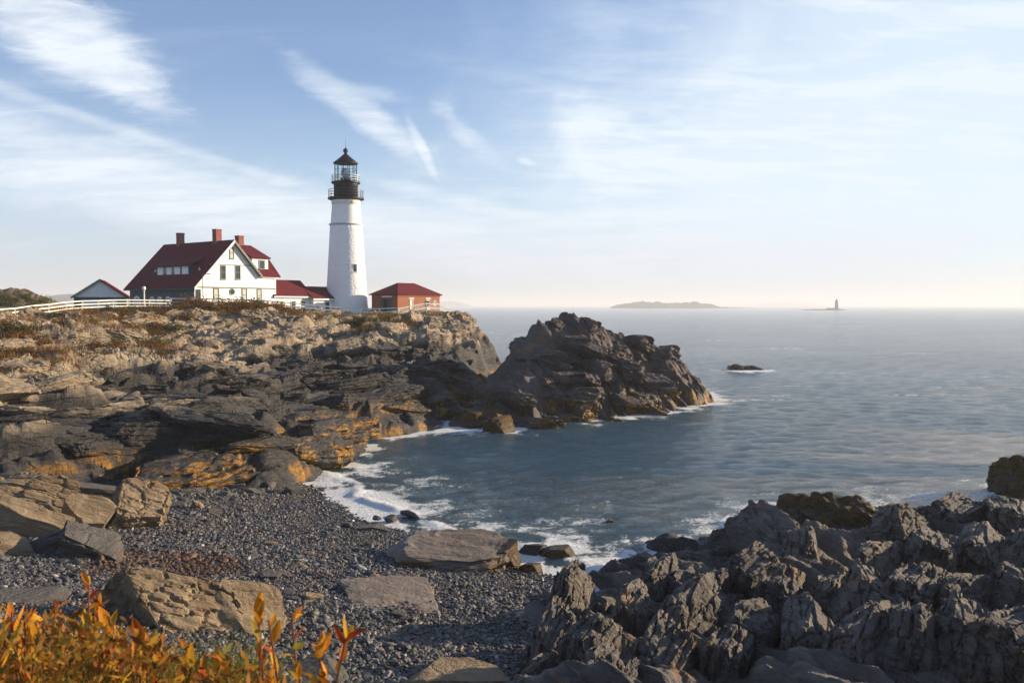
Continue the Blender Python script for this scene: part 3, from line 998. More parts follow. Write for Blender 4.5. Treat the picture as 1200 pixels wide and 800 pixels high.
#@@PART2
# ------------------------------------------------------------------ paint and building materials
M_WHITE = simple('white_clapboard', (0.80, 0.79, 0.76), 0.6, 0.05, 1.5, 0.15, bscale=6)
M_TRIM = simple('white_trim', (0.80, 0.79, 0.77), 0.5, 0.04)
M_GREEN = simple('green_paint_and_porch_shade', (0.018, 0.05, 0.045), 0.55, 0.2)  # green paint, also the shade colour of the house side wall
M_FASCIA = simple('grey_green_trim', (0.10, 0.14, 0.12), 0.6, 0.15)
M_ROOF = simple('red_shingle', (0.105, 0.012, 0.019), 0.85, 0.22, 2.5, 0.5, bscale=9, spec=0.15)
M_DARKGLASS = simple('window_glass', (0.03, 0.04, 0.045), 0.08, 0.2)
M_BLIND = simple('window_blind', (0.45, 0.44, 0.40), 0.7, 0.1)
M_BLACK = simple('black_iron', (0.006, 0.007, 0.011), 0.55, 0.2, spec=0.25)
M_FENCE = simple('weathered_white_paint', (0.66, 0.64, 0.58), 0.7, 0.14, 4)
M_DOOR = simple('teal_door', (0.02, 0.06, 0.065), 0.5, 0.2)
M_CONC = simple('concrete', (0.50, 0.49, 0.46), 0.85, 0.15)
M_POLE = simple('grey_metal', (0.10, 0.105, 0.11), 0.5, 0.1)


def brick_mat(name, c1, c2, mortar, sc):
    m, t, p = mat_new(name)
    g = t.n('ShaderNodeTexCoord').outputs['Object']
    s = t.n('ShaderNodeSeparateXYZ')
    t.l(g, s.inputs[0])
    vec = t.comb(t.m('ADD', s.outputs[0], s.outputs[1]), s.outputs[2])
    bt = t.n('ShaderNodeTexBrick')
    t.l(vec, bt.inputs['Vector'])
    bt.inputs['Scale'].default_value = sc
    bt.inputs['Color1'].default_value = (*c1, 1)
    bt.inputs['Color2'].default_value = (*c2, 1)
    bt.inputs['Mortar'].default_value = (*mortar, 1)
    bt.inputs['Mortar Size'].default_value = 0.012
    bt.inputs['Brick Width'].default_value = 0.22
    bt.inputs['Row Height'].default_value = 0.075
    n = t.noise(g, 1.4, 5, 0.6)
    t.l(t.mix(t.ss(n, 0.3, 0.7, 0, 0.35), bt.outputs[0], tuple(c * 0.6 for c in c1)), p.inputs['Base Color'])
    p.inputs['Roughness'].default_value = 0.9
    return m


M_BRICK = brick_mat('red_brick', (0.34, 0.115, 0.055), (0.28, 0.09, 0.045), (0.20, 0.09, 0.06), 1.0)
M_CHIM = brick_mat('chimney_brick', (0.30, 0.055, 0.04), (0.22, 0.04, 0.03), (0.2, 0.15, 0.13), 1.0)

# rubble-stone whitewash of the tower
m, t, p = mat_new('whitewashed_stone')
g = t.n('ShaderNodeTexCoord').outputs['Object']
vo = t.n('ShaderNodeTexVoronoi', feature='DISTANCE_TO_EDGE')
t.l(t.mapping(g, (0, 0, 0), (1.4, 1.4, 2.4)), vo.inputs['Vector'])
vo.inputs['Scale'].default_value = 1.0
sp = t.n('ShaderNodeSeparateXYZ')
t.l(g, sp.inputs[0])
amt = t.ss(sp.outputs[2], 13.9, 13.3)
hh = t.m('MULTIPLY', t.m('ADD', t.ss(vo.outputs[0], 0, 0.12), t.m('MULTIPLY', t.noise(g, 3.5, 4), 0.8)), amt)
b = t.n('ShaderNodeBump'); b.inputs['Strength'].default_value = 0.5; b.inputs['Distance'].default_value = 0.10
t.l(hh, b.inputs['Height']); t.l(b.outputs[0], p.inputs['Normal'])
t.l(t.mix(t.ss(t.noise(t.mapping(g, (0, 0, 0), (1.5, 1.5, 0.25)), 1.2, 5), 0.45, 0.75, 0, 0.5), (0.86, 0.86, 0.85), (0.76, 0.76, 0.74)), p.inputs['Base Color'])
p.inputs['Roughness'].default_value = 0.75
M_STONEW = m

m, t, p = mat_new('lantern_glass')
p.inputs['Base Color'].default_value = (0.9, 0.95, 0.95, 1)
p.inputs['Roughness'].default_value = 0.02
p.inputs['Transmission Weight'].default_value = 1.0
p.inputs['IOR'].default_value = 1.05
M_GLASS = m
M_LENS = simple('lens_glass', (0.45, 0.55, 0.55), 0.15, 0.2)

TH = math.atan2(9.0, 12.6)                     # house axis
CT, ST = 0.582, 0.813                          # local x (along the gable wall) in world
ROTZ = math.atan2(ST, CT)


def prism(name, poly, y0, y1, mat, parent):
    """polygon in local x-z extruded along local y"""
    n = len(poly)
    V = [(x, y0, z) for x, z in poly] + [(x, y1, z) for x, z in poly]
    F = [tuple(range(n)), tuple(range(2 * n - 1, n - 1, -1))] + [(i, n + i, n + (i + 1) % n, (i + 1) % n) for i in range(n)]
    return link(name, pmesh(name, V, F), mat, parent)


def slab(name, quad, th, mat, parent):
    """roof plane: quad corners (upper side) thickened downward along its normal"""
    q = [Vector(a) for a in quad]
    n = (q[1] - q[0]).cross(q[2] - q[0]).normalized()
    if n.z < 0:
        n = -n
    V = [tuple(a) for a in q] + [tuple(a - n * th) for a in q]
    k = len(q)
    F = [tuple(range(k)), tuple(range(2 * k - 1, k - 1, -1))] + [(i, k + i, k + (i + 1) % k, (i + 1) % k) for i in range(k)]
    me = pmesh(name, V, F)
    bm = bmesh.new(); bm.from_mesh(me); bmesh.ops.recalc_face_normals(bm, faces=bm.faces); bm.to_mesh(me); bm.free()
    return link(name, me, mat, parent)


def window(parent, axis, at_, c, z0, z1, wd, sgn, pane_mat=None, muntin=True, name='window', fm=None):
    """window on a wall plane: axis 'y' -> plane y=at_, centred x=c; axis 'x' -> plane x=at_, centred y=c; sgn = outward direction"""
    pane_mat = pane_mat or M_DARKGLASS
    fm = fm or M_TRIM
    fr = 0.09
    parts = []

    def bx(a0, a1, b0, b1, d0, d1):
        lo, hi = sorted((at_ + sgn * d0, at_ + sgn * d1))
        return box_vf(a0, a1, lo, hi, b0, b1) if axis == 'y' else box_vf(lo, hi, a0, a1, b0, b1)
    h = wd / 2
    parts.append(bx(c - h - fr, c - h, z0 - fr, z1 + fr, -0.02, 0.07))
    parts.append(bx(c + h, c + h + fr, z0 - fr, z1 + fr, -0.02, 0.07))
    parts.append(bx(c - h, c + h, z1, z1 + fr, -0.02, 0.069))
    parts.append(bx(c - h, c + h, z0 - fr, z0, -0.02, 0.069))
    wv, wf = join_vf(parts)
    wo_ = link(name, pmesh(name, wv, wf), fm, parent)
    v, f = bx(c - h, c + h, z0, z1, -0.01, 0.02)
    link('pane', pmesh('pane', v, f), pane_mat, wo_)
    if muntin:
        zm = (z0 + z1) / 2
        v, f = bx(c - h, c + h, zm - 0.035, zm + 0.035, 0.02, 0.045)
        link('sash_bar', pmesh('sash_bar', v, f), fm, wo_)
    v, f = bx(c - h - fr - 0.05, c + h + fr + 0.05, z0 - fr - 0.07, z0 - fr, -0.02, 0.13)
    link('sill', pmesh('sill', v, f), fm, wo_)
    return wo_


# ------------------------------------------------------------------ keeper's house
GZ = 8.9
O_H = on_D(272.5, 281, 112)
house = empty('keepers_house', (O_H[0], O_H[1], GZ), ROTZ)
tag(house, 'large white keepers house with dark red roof and three brick chimneys', 'house')
AP = 18.6 - GZ                                    # ridge height
SL = 1.04


def hx(px, py, yl):
    """local x,z of the image point on the local plane y = yl"""
    d = ray(px, py)
    o = np.array((0, 0, CAMZ)) - np.array((O_H[0], O_H[1], GZ))
    n = np.array((-ST, CT, 0))
    k = (yl - o @ n) / (d @ n)
    q = o + d * k
    return q @ np.array((CT, ST, 0)), q[2]


XE = -6.0
zl = lambda x: AP - SL * abs(x)
prism('gable_wall', [(-5.5, -1), (6.95, -1), (6.95, 4.85), (4.4, zl(4.4) - 0.3), (0, AP - 0.25), (-5.5, zl(5.5) - 0.3)], 0, 0.3, M_WHITE, house)
bbox('side_wall', -5.45, -5.2, 0.31, 15.2, -1, zl(5.5) - 0.25, M_GREEN, house)  # dark green stands in for the shade of the porch interior
bbox('end_wall', 6.6, 6.9, 0.31, 9.4, -1, 4.9, M_WHITE, house)
prism('rear_wall', [(-5.4, -1), (6.9, -1), (6.9, 4.0), (0, AP - 0.4), (-5.4, zl(5.5) - 0.35)], 14.9, 15.19, M_WHITE, house)
roofL = slab('roof', [(0, -0.45, AP), (0, 15.6, AP), (XE - 0.1, 15.6, zl(6.1)), (XE - 0.1, -0.45, zl(6.1))], 0.22, M_ROOF, house)
slab('roof', [(0.02, -0.45, AP - 0.02), (4.35, -0.45, zl(4.35)), (4.35, 15.6, zl(4.35)), (0.02, 15.6, AP - 0.02)], 0.22, M_ROOF, house)
# barge boards of the gable
for sx, xe in ((-1, 6.05), (1, 4.35)):
    V = []
    for x in (0, xe):
        z = AP - SL * x
        V += [(sx * x, -0.52, z - 0.02), (sx * x, -0.52, z - 0.42), (sx * x, -0.40, z - 0.42), (sx * x, -0.40, z - 0.02)]
    F = [(0, 1, 5, 4), (1, 2, 6, 5), (2, 3, 7, 6), (3, 0, 4, 7), (0, 3, 2, 1), (4, 5, 6, 7)]
    link('barge_board', pmesh('barge_board', V, F), M_FASCIA if sx > 0 else M_TRIM, house)
# cornice along the flat part of the gable wall and belt course
bbox('cornice', 4.2, 7.2, -0.30, -0.01, 4.86, 5.08, M_TRIM, house)
x0, zb = hx(232, 336, 0)
bbox('belt_course', -5.5, 6.97, -0.06, -0.005, zb - 0.12, zb + 0.05, M_FASCIA, house)  # dark colour takes in the thin shadow along this fascia line
bbox('belt_course', -3.6, 3.6, -0.05, -0.004, hx(255, 309.5, 0)[1] - 0.06, hx(255, 309.5, 0)[1] + 0.04, M_FASCIA, house)
# cross wing roof with clipped gable
Cw = [(4.25, -0.35, 5.1), (7.5, -0.35, 5.1), (7.5, 2.45, 7.9), (5.3, 4.6, AP - 0.15), (-0.5, 4.6, AP - 0.15)]
Bw = [(x, 9.2 - y, z) for x, y, z in Cw]
V = Cw + Bw + [(4.25, -0.35, 4.95), (7.5, -0.35, 4.95), (4.25, 9.55, 4.95), (7.5, 9.55, 4.95)]
F = [(0, 1, 2, 3, 4), (5, 9, 8, 7, 6), (2, 7, 8, 3), (1, 11, 13, 6, 7, 2), (0, 10, 11, 1), (5, 6, 13, 12), (10, 12, 13, 11), (0, 4, 9, 5, 12, 10)]
V[8] = V[3]; V[9] = V[4]
me = pmesh('wing_roof', V, [(0, 1, 2, 3, 4), (5, 4, 3, 7, 6), (2, 7, 3), (1, 11, 13, 6, 7, 2), (0, 10, 11, 1), (5, 6, 13, 12), (10, 12, 13, 11), (0, 4, 5, 12, 10)])
wing = link('wing_roof', me, M_ROOF, house)
# dormer on the wing
dm = empty('dormer'); dm.parent = house
bbox('dormer_wall', 3.6, 6.25, 0.75, 4.2, 5.6, 7.55, M_WHITE, dm)
slab('dormer_roof', [(3.3, 0.45, 7.60), (6.55, 0.45, 7.60), (6.2, 4.4, AP - 0.22), (3.3, 4.4, AP - 0.22)], 0.14, M_ROOF, dm)
link('dormer_window', pmesh('dormer_window', *box_vf(4.85, 5.55, 0.70, 0.76, 6.15, 7.15)), M_DARKGLASS, dm)
fv, ff = join_vf([box_vf(4.7, 4.85, 0.68, 0.755, 6.0, 7.3), box_vf(5.55, 5.7, 0.68, 0.755, 6.0, 7.3), box_vf(4.85, 5.55, 0.68, 0.754, 7.15, 7.3), box_vf(4.85, 5.55, 0.68, 0.754, 6.0, 6.15)])
link('dormer_window_frame', pmesh('dormer_window_frame', fv, ff), M_FASCIA, dm)
# long shed dormer on the main slope
ds = empty('shed_dormer'); ds.parent = house
zd = zl(4.35)
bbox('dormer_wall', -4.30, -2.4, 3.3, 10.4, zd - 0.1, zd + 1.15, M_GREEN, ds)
slab('dormer_roof', [(-4.75, 2.7, zd + 1.10), (-4.75, 10.9, zd + 1.10), (-2.2, 10.9, zl(2.2) + 0.05), (-2.2, 2.7, zl(2.2) + 0.05)], 0.12, M_ROOF, ds)
for yc, wd in ((4.0, 1.25), (5.75, 1.25), (7.6, 1.1), (9.6, 1.3)):
    bbox('dormer_panel', -4.38, -4.305, yc - wd / 2, yc + wd / 2, zd + 0.0, zd + 1.06, M_TRIM, ds)
for yc in (4.85, 6.7, 8.55):
    bbox('pane', -4.34, -4.302, yc - 0.32, yc + 0.32, zd + 0.12, zd + 1.0, M_DARKGLASS, ds)
for yc in (1.5, 11.4):
    zz = zl(3.7)
    V = [(-3.95, yc - 0.5, zz - 0.28), (-3.95, yc + 0.5, zz - 0.28), (-3.95, yc, zz + 0.32), (-3.2, yc, zz + 0.32), (-3.2, yc - .5, zz), (-3.2, yc + .5, zz)]
    vt = link('roof_vent', pmesh('roof_vent', V, [(0, 2, 1), (0, 4, 3, 2), (1, 2, 3, 5), (0, 1, 5, 4), (4, 5, 3)]), M_ROOF, house)
    V = [(-3.97, yc - 0.34, zz - 0.22), (-3.97, yc + 0.34, zz - 0.22), (-3.97, yc, zz + 0.2), (-3.96, yc - 0.34, zz - 0.22), (-3.96, yc + 0.34, zz - 0.22), (-3.96, yc, zz + 0.2)]
    link('vent_face', pmesh('vent_face', V, [(0, 2, 1), (3, 4, 5), (0, 1, 4, 3), (1, 2, 5, 4), (2, 0, 3, 5)]), M_BLIND, vt)
# chimneys
for cx, cy, zt_, wd in ((0, 11.6, 20.0 - GZ, 0.78), (0, 3.3, 20.1 - GZ, 0.85), (4.5, 4.6, 19.6 - GZ, 0.85)):
    ch = bbox('chimney', cx - wd / 2, cx + wd / 2, cy - wd / 2, cy + wd / 2, AP - 1.6, zt_, M_CHIM, house)
    bbox('chimney_cap', cx - wd / 2 - .03, cx + wd / 2 + .03, cy - wd / 2 - .03, cy + wd / 2 + .03, zt_ - 0.18, zt_ + 0.03, M_CHIM, ch)
# windows of the gable wall (measured on the photo, placed on the wall plane)
for x0p, x1p, y0p, y1p, mt in ((269, 273.8, 290.5, 302.5, M_BLIND), (258.3, 264.4, 311.5, 326.5, M_DARKGLASS), (275.5, 281.6, 311.5, 326.5, M_DARKGLASS),
                           (250, 256.6, 338.5, 353, M_BLIND), (283.5, 289.4, 338.5, 353, M_BLIND), (301.2, 306.5, 339.5, 353, M_BLIND)):
    a, zt_ = hx(x0p, y0p, 0)
    c, zb_ = hx(x1p, y1p, 0)
    window(house, 'y', 0.0, (a + c) / 2, zb_, zt_, (c - a) * 0.82, -1, mt, True, 'window', M_FASCIA)
a, zc = hx(272, 341.8, 0)
V, F = lathe_vf([(0.42, 0), (0.42, 0.08), (0.30, 0.09)], 20)
rw = link('round_window', pmesh('round_window', [(x + a, -z, y + zc) for x, y, z in V], F), M_FASCIA, house)
V, F = lathe_vf([(0.30, 0.09), (0.30, 0.11)], 20)
link('pane', pmesh('pane', [(x + a, -z, y + zc) for x, y, z in V], F), M_DARKGLASS, rw)
# porch opening at the corner: a dark pane stands in for the shade inside
a, zt_ = hx(227.5, 338, 0); c, zb_ = hx(236, 356, 0)
window(house, 'y', 0.0, (a + c) / 2, -0.2, zt_ - 0.1, (c - a) * 0.8, -1, M_DARKGLASS, False, 'porch_opening', M_TRIM)


# arched white windows in the shaded side wall
def arch_window(parent, yc, wd, z0, z1):
    h = wd / 2
    pts = [(-h, z0), (h, z0)] + [(h * math.cos(g), z1 - h + h * math.sin(g)) for g in np.linspace(0, math.pi, 11)]
    k = 0.76
    inn = [(-h * k, z0 + .12), (h * k, z0 + .12)] + [(h * k * math.cos(g), z1 - h + h * k * math.sin(g)) for g in np.linspace(0, math.pi, 11)]
    n = len(pts)
    V = [(-5.46, yc + y, z) for y, z in pts] + [(-5.54, yc + y, z) for y, z in pts]
    F = [tuple(range(n, 2 * n))] + [(i, (i + 1) % n, n + (i + 1) % n, n + i) for i in range(n)]
    o = link('arched_window', pmesh('arched_window', V, F), M_TRIM, parent)
    V = [(-5.55, yc + y, z) for y, z in inn] + [(-5.54, yc + y, z) for y, z in inn]
    link('pane', pmesh('pane', V, [tuple(range(n))] + [(i, (i + 1) % n, n + (i + 1) % n, n + i) for i in range(n)]), M_BLIND, o)


for yc in (6.2, 8.0, 9.8):
    arch_window(house, yc, 1.15, 0.2, 2.3)
arch_window(house, 13.4, 1.9, 0.2, 2.4)
# eave gutter line
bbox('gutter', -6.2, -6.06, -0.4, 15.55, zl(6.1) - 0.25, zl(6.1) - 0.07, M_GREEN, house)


# ------------------------------------------------------------------ low linking buildings
def gable_house(name, px0, py0, D0, length, depth, wall_h, rise, gz, label, win=(), doors=(), roofover=0.35, cat='house', mat=None):
    """gable roof building, ridge along local x"""
    o = on_D(px0, py0, D0)
    e = empty(name, (o[0], o[1], gz), ROTZ)
    tag(e, label, cat)
    bbox('wall', 0, length, 0, depth, -1, wall_h, mat or M_WHITE, e)
    for xe in (0, length):
        V = [(xe, 0, wall_h), (xe, depth, wall_h), (xe, depth / 2, wall_h + rise - 0.15)]
        s = 0.02 if xe == 0 else -0.02
        V += [(x + s * 8, y, z) for x, y, z in V]
        link('gable', pmesh('gable', V, [(0, 1, 2), (5, 4, 3), (0, 3, 4, 1), (1, 4, 5, 2), (2, 5, 3, 0)]), M_WHITE, e)
    ov = roofover
    k = rise / (depth / 2)
    rf = slab('roof', [(-ov, -ov, wall_h - ov * k + .1), (length + ov, -ov, wall_h - ov * k + .1), (length + ov, depth / 2, wall_h + rise + .1), (-ov, depth / 2, wall_h + rise + .1)], 0.14, M_ROOF, e)
    slab('roof', [(-ov, depth + ov, wall_h - ov * k + .1), (length + ov, depth + ov, wall_h - ov * k + .1), (length + ov, depth / 2 + .01, wall_h + rise + .09), (-ov, depth / 2 + .01, wall_h + rise + .09)], 0.14, M_ROOF, e)
    bbox('eave_board', -ov, length + ov, -ov - 0.05, -ov + 0.02, wall_h - ov * k - 0.16, wall_h - ov * k + 0.03, M_TRIM, e)
    for c, z0, z1, wd, mt in win:
        window(e, 'y', 0.0, c, z0, z1, wd, -1, mt, True, 'window', M_TRIM)
    for c, hgt, wd, mt in doors:
        d = bbox('door', c - wd / 2, c + wd / 2, -0.06, 0.01, 0, hgt, mt, e)
        bbox('door_frame', c - wd / 2 - .1, c - wd / 2, -0.08, 0.01, 0, hgt + .1, M_TRIM, d)
        bbox('door_frame', c + wd / 2, c + wd / 2 + .1, -0.08, 0.01, 0, hgt + .1, M_TRIM, d)
        bbox('handle', c + wd / 2 - .16, c + wd / 2 - .08, -0.12, -0.06, 0.95, 1.1, M_BLACK, d)
    return e


ann = gable_house('annex', 322, 345, 117.6, 6.3, 5.0, 2.85, 2.0, 8.7, 'low white annex with red roof between the big house and the tower',
                  win=((3.2, 0.5, 1.9, 0.75, M_DARKGLASS), (5.0, 0.5, 1.9, 0.75, M_DARKGLASS), (1.0, 0.4, 1.9, 0.7, M_BLIND)), doors=((4.1, 1.95, 0.6, M_TRIM),))
sto = gable_house('storehouse', 367.5, 348, 122.3, 5.1, 4.6, 2.65, 1.5, 8.55, 'smaller white red-roofed storehouse touching the foot of the tower',
                  win=((4.2, 0.7, 1.75, 0.75, M_DARKGLASS), (0.7, 1.05, 1.5, 0.4, M_DARKGLASS)), doors=((2.5, 1.95, 0.75, M_DOOR),))
link('gable_window', pmesh('gable_window', *box_vf(-0.04, 0.01, 1.8, 2.4, 1.5, 2.0)), M_DARKGLASS, sto)

# ------------------------------------------------------------------ lighthouse
TD = 128.0
TB = on_D(406.5, 368, TD)
TZ = 8.5
tower = empty('lighthouse', (TB[0], TB[1], TZ))
tag(tower, 'tall white conical lighthouse with black lantern room', 'lighthouse')
zpx = lambda py: on_D(406, py, TD)[2] - TZ
z_gal, z_belt, z_up, z_gl0, z_gl1 = zpx(233.0), zpx(263.4), zpx(214.5), zpx(212.5), zpx(192.0)
prof = [(3.30, -0.8)] + [(3.22 + (2.36 - 3.22) * (k / 20) ** 0.92, z_belt * k / 20) for k in range(21)]
o = smooth(link('tower_shaft', pmesh('tower_shaft', *lathe_vf(prof, 64)), M_STONEW, tower))
M_PLASTER = simple('white_plaster', (0.82, 0.81, 0.79), 0.65, 0.04)
smooth(link('upper_shaft', pmesh('upper_shaft', *lathe_vf([(2.30, z_belt - .1), (2.05, z_gal - 1.0), (2.05, z_gal - .9), (2.12, z_gal - .88), (2.12, z_gal - .1)], 64, False)), M_PLASTER, tower))
smooth(link('belt_course', pmesh('belt_course', *lathe_vf([(2.30, z_belt - .16), (2.52, z_belt - .1), (2.52, z_belt + .08), (2.28, z_belt + .14)], 64, False)), M_CONC, tower))
link('gallery_deck', pmesh('gallery_deck', *lathe_vf([(2.0, z_gal - .35), (2.62, z_gal - .12), (2.66, z_gal - .1), (2.66, z_gal + .12), (2.0, z_gal + .13)], 40)), M_BLACK, tower)


def railing(parent, rad, z0, h, n, mat, nrail, th=0.028):
    e = empty('railing'); e.parent = parent
    for i in range(n):
        g = 2 * math.pi * i / n
        x, y = rad * math.cos(g), rad * math.sin(g)
        link('baluster', pmesh('baluster', *tube_vf((x, y, z0), (x, y, z0 + h), th, n=5)), mat, e)
    for k in range(nrail):
        zz = z0 + h * (k + 1) / nrail
        V, F = [], []
        N = 36
        for i in range(N):
            g = 2 * math.pi * i / N
            for a, b_ in ((-th, -th), (th, -th), (th, th), (-th, th)):
                V.append(((rad + a) * math.cos(g), (rad + a) * math.sin(g), zz + b_))
        for i in range(N):
            j = (i + 1) % N
            for q in range(4):
                F.append((i * 4 + q, i * 4 + (q + 1) % 4, j * 4 + (q + 1) % 4, j * 4 + q))
        link('rail', pmesh('rail', V, F), mat, e)


M_RAIL = simple('rail_metal', (0.03, 0.032, 0.04), 0.5, 0.1)
railing(tower, 2.56, z_gal + .1, 1.15, 16, M_RAIL, 3)
smooth(link('watch_room', pmesh('watch_room', *lathe_vf([(1.78, z_gal + .1), (1.78, z_up - .35), (1.9, z_up - .15)], 40)), M_BLACK, tower))
link('upper_deck', pmesh('upper_deck', *lathe_vf([(1.85, z_up - .2), (2.12, z_up - .08), (2.12, z_up + .12), (1.5, z_up + .13)], 40)), M_BLACK, tower)
M_RAILW = simple('pale_rail', (0.55, 0.56, 0.57), 0.5, 0.1)
railing(tower, 2.05, z_up + .1, 0.95, 12, M_RAILW, 3)
NG = 12
for i in range(NG):
    g0, g1 = 2 * math.pi * i / NG, 2 * math.pi * (i + 1) / NG
    a, b_ = (1.62 * math.cos(g0), 1.62 * math.sin(g0)), (1.62 * math.cos(g1), 1.62 * math.sin(g1))
    a2, b2 = (a[0] * .985, a[1] * .985), (b_[0] * .985, b_[1] * .985)
    zA, zB = z_up + .12, z_gl1
    V = [(*a, zA), (*b_, zA), (*b_, zB), (*a, zB), (*a2, zA), (*b2, zA), (*b2, zB), (*a2, zB)]
    pn = link('lantern_pane', pmesh('lantern_pane', V, [(0, 1, 2, 3), (7, 6, 5, 4), (0, 4, 5, 1), (2, 6, 7, 3), (1, 5, 6, 2), (0, 3, 7, 4)]), M_GLASS, tower)
    mv = [tube_vf((a[0] * 1.005, a[1] * 1.005, zA), (a[0] * 1.005, a[1] * 1.005, zB), 0.05, n=5)]
    for kz in (0.33, 0.66):
        zz = zA + (zB - zA) * kz
        mv.append(tube_vf((a[0] * 1.006, a[1] * 1.006, zz), (b_[0] * 1.006, b_[1] * 1.006, zz), 0.035, n=4))
    link('mullion', pmesh('mullion', *join_vf(mv)), M_BLACK, pn)
smooth(link('lens', pmesh('lens', *lathe_vf([(0.25, z_up + .2), (0.3, z_up + .8), (0.62, z_up + 1.0), (0.75, z_up + 1.5), (0.62, z_up + 2.0), (0.2, z_up + 2.2)], 20)), M_LENS, tower))
smooth(link('lens_pedestal', pmesh('lens_pedestal', *lathe_vf([(0.8, z_up + .12), (0.8, z_up + .75), (0.5, z_up + .8)], 16)), M_BLACK, tower))
rf = link('lantern_roof', pmesh('lantern_roof', *lathe_vf([(1.60, z_gl1 - .02), (1.82, z_gl1 - .0), (1.82, z_gl1 + .12), (1.35, z_gl1 + .5), (0.75, z_gl1 + .98), (0.30, z_gl1 + 1.4), (0.22, z_gl1 + 1.5)], 24)), M_BLACK, tower)
zt_ = z_gl1 + 1.45
smooth(link('vent_ball', pmesh('vent_ball', *lathe_vf([(0.16, zt_), (0.2, zt_ + .15), (0.36, zt_ + .35), (0.38, zt_ + .5), (0.3, zt_ + .7), (0.12, zt_ + .82), (0.05, zt_ + .95)], 16)), M_BLACK, rf))
link('lightning_rod', pmesh('lightning_rod', *tube_vf((0, 0, zt_ + .9), (0, 0, zt_ + 2.1), 0.022, 0.012, 5)), M_BLACK, rf)
# slit windows
for px, py0, py1, wd in ((419.2, 310.5, 319, 0.5), (415.2, 237.4, 239.4, 0.28)):
    z1_, z0_ = zpx(py0), zpx(py1)
    zc = (z0_ + z1_) / 2
    rad = 3.22 + (2.36 - 3.22) * min(1, zc / z_belt) ** 0.92 if zc < z_belt else 2.12
    xo = (px - 406.0) / 1000 * TD
    sa = xo / rad
    g = math.asin(max(-1, min(1, sa))) - math.atan2(TB[0], TB[1]) * -1 * 0
    ang = -math.pi / 2 + g
    c = Vector((math.cos(ang), math.sin(ang), 0))
    tn = Vector((-c.y, c.x, 0))
    Vs = []
    for dd, k in ((rad - .25, 1), (rad + 0.03, 1)):
        for sx, zz in ((-1, z0_), (1, z0_), (1, z1_), (-1, z1_)):
            q = c * dd + tn * sx * wd / 2
            Vs.append((q.x, q.y, zz))
    win = link('window', pmesh('window', Vs, BOX_F), M_DARKGLASS, tower)
    Vs = []
    for dd in (rad - .1, rad + 0.08):
        for sx, zz in ((-1, z0_ - .16), (1, z0_ - .16), (1, z0_), (-1, z0_)):
            q = c * dd + tn * sx * (wd / 2 + .1)
            Vs.append((q.x, q.y, zz))
    link('sill', pmesh('sill', Vs, BOX_F), M_CONC, win)

# ------------------------------------------------------------------ brick oil house
BO = on_D(466, 360, 123)
brick = empty('brick_house', (BO[0], BO[1], 8.3), ROTZ)
tag(brick, 'small red brick building with hipped red roof right of the tower', 'building')
bh = on_D(466, 344.5, 123)[2] - 8.3
bl, bd_ = 9.3, 5.2
bbox('wall', 0, bl, 0, bd_, -1, bh - 0.05, M_BRICK, brick)
ov = 0.32
rz_ = on_D(470, 331.3, 127)[2] - 8.3
E4 = [(-ov, -ov, bh), (bl + ov, -ov, bh), (bl + ov, bd_ + ov, bh), (-ov, bd_ + ov, bh)]
Rg = [(bd_ / 2 + .2, bd_ / 2, rz_), (bl - bd_ / 2 - .2, bd_ / 2, rz_)]
V = E4 + Rg + [(x, y, bh - .12) for x, y, z in E4]
link('roof', pmesh('roof', V, [(0, 1, 5, 4), (1, 2, 5), (2, 3, 4, 5), (3, 0, 4), (0, 6, 7, 1), (1, 7, 8, 2), (2, 8, 9, 3), (3, 9, 6, 0), (6, 9, 8, 7)]), M_ROOF, brick)
bbox('cornice', -0.1, bl + 0.1, -0.1, -0.005, bh - .34, bh - .13, M_BRICK, brick)
for c in (2.9, 6.6):
    window(brick, 'y', 0.0, c, bh * 0.36, bh * 0.76, 0.62, -1, M_BLIND, True, 'window', M_CONC)
    bbox('lintel', c - 0.6, c + 0.6, -0.05, 0.0, bh * 0.80, bh * 0.86, M_CONC, brick)
dr = bbox('door', -0.06, -0.004, 1.2, 3.4, 0, bh * 0.80, M_DOOR, brick)
bbox('door_gap', -0.075, -0.0605, 2.0, 2.75, 0.02, bh * 0.78, M_BLACK, dr)
bbox('sign_board', -0.06, -0.003, 1.1, 3.1, bh * 0.87, bh * 0.93, M_TRIM, brick)
V, F = lathe_vf([(0.12, 0), (0.16, 0.35), (0.42, 0.75), (0.40, 0.76), (0.1, 0.4)], 16)
hn = link('fog_horn', pmesh('fog_horn', [(x + 7.35, -z - .02, y + bh * .62) for x, y, z in V], F), M_TRIM, brick)
V, F = lathe_vf([(0.36, 0), (0.36, 0.3), (0.2, 0.45)], 14)
link('horn_housing', pmesh('horn_housing', [(x + 6.35, -z - .02, y + bh * .60) for x, y, z in V], F), M_BLACK, brick)

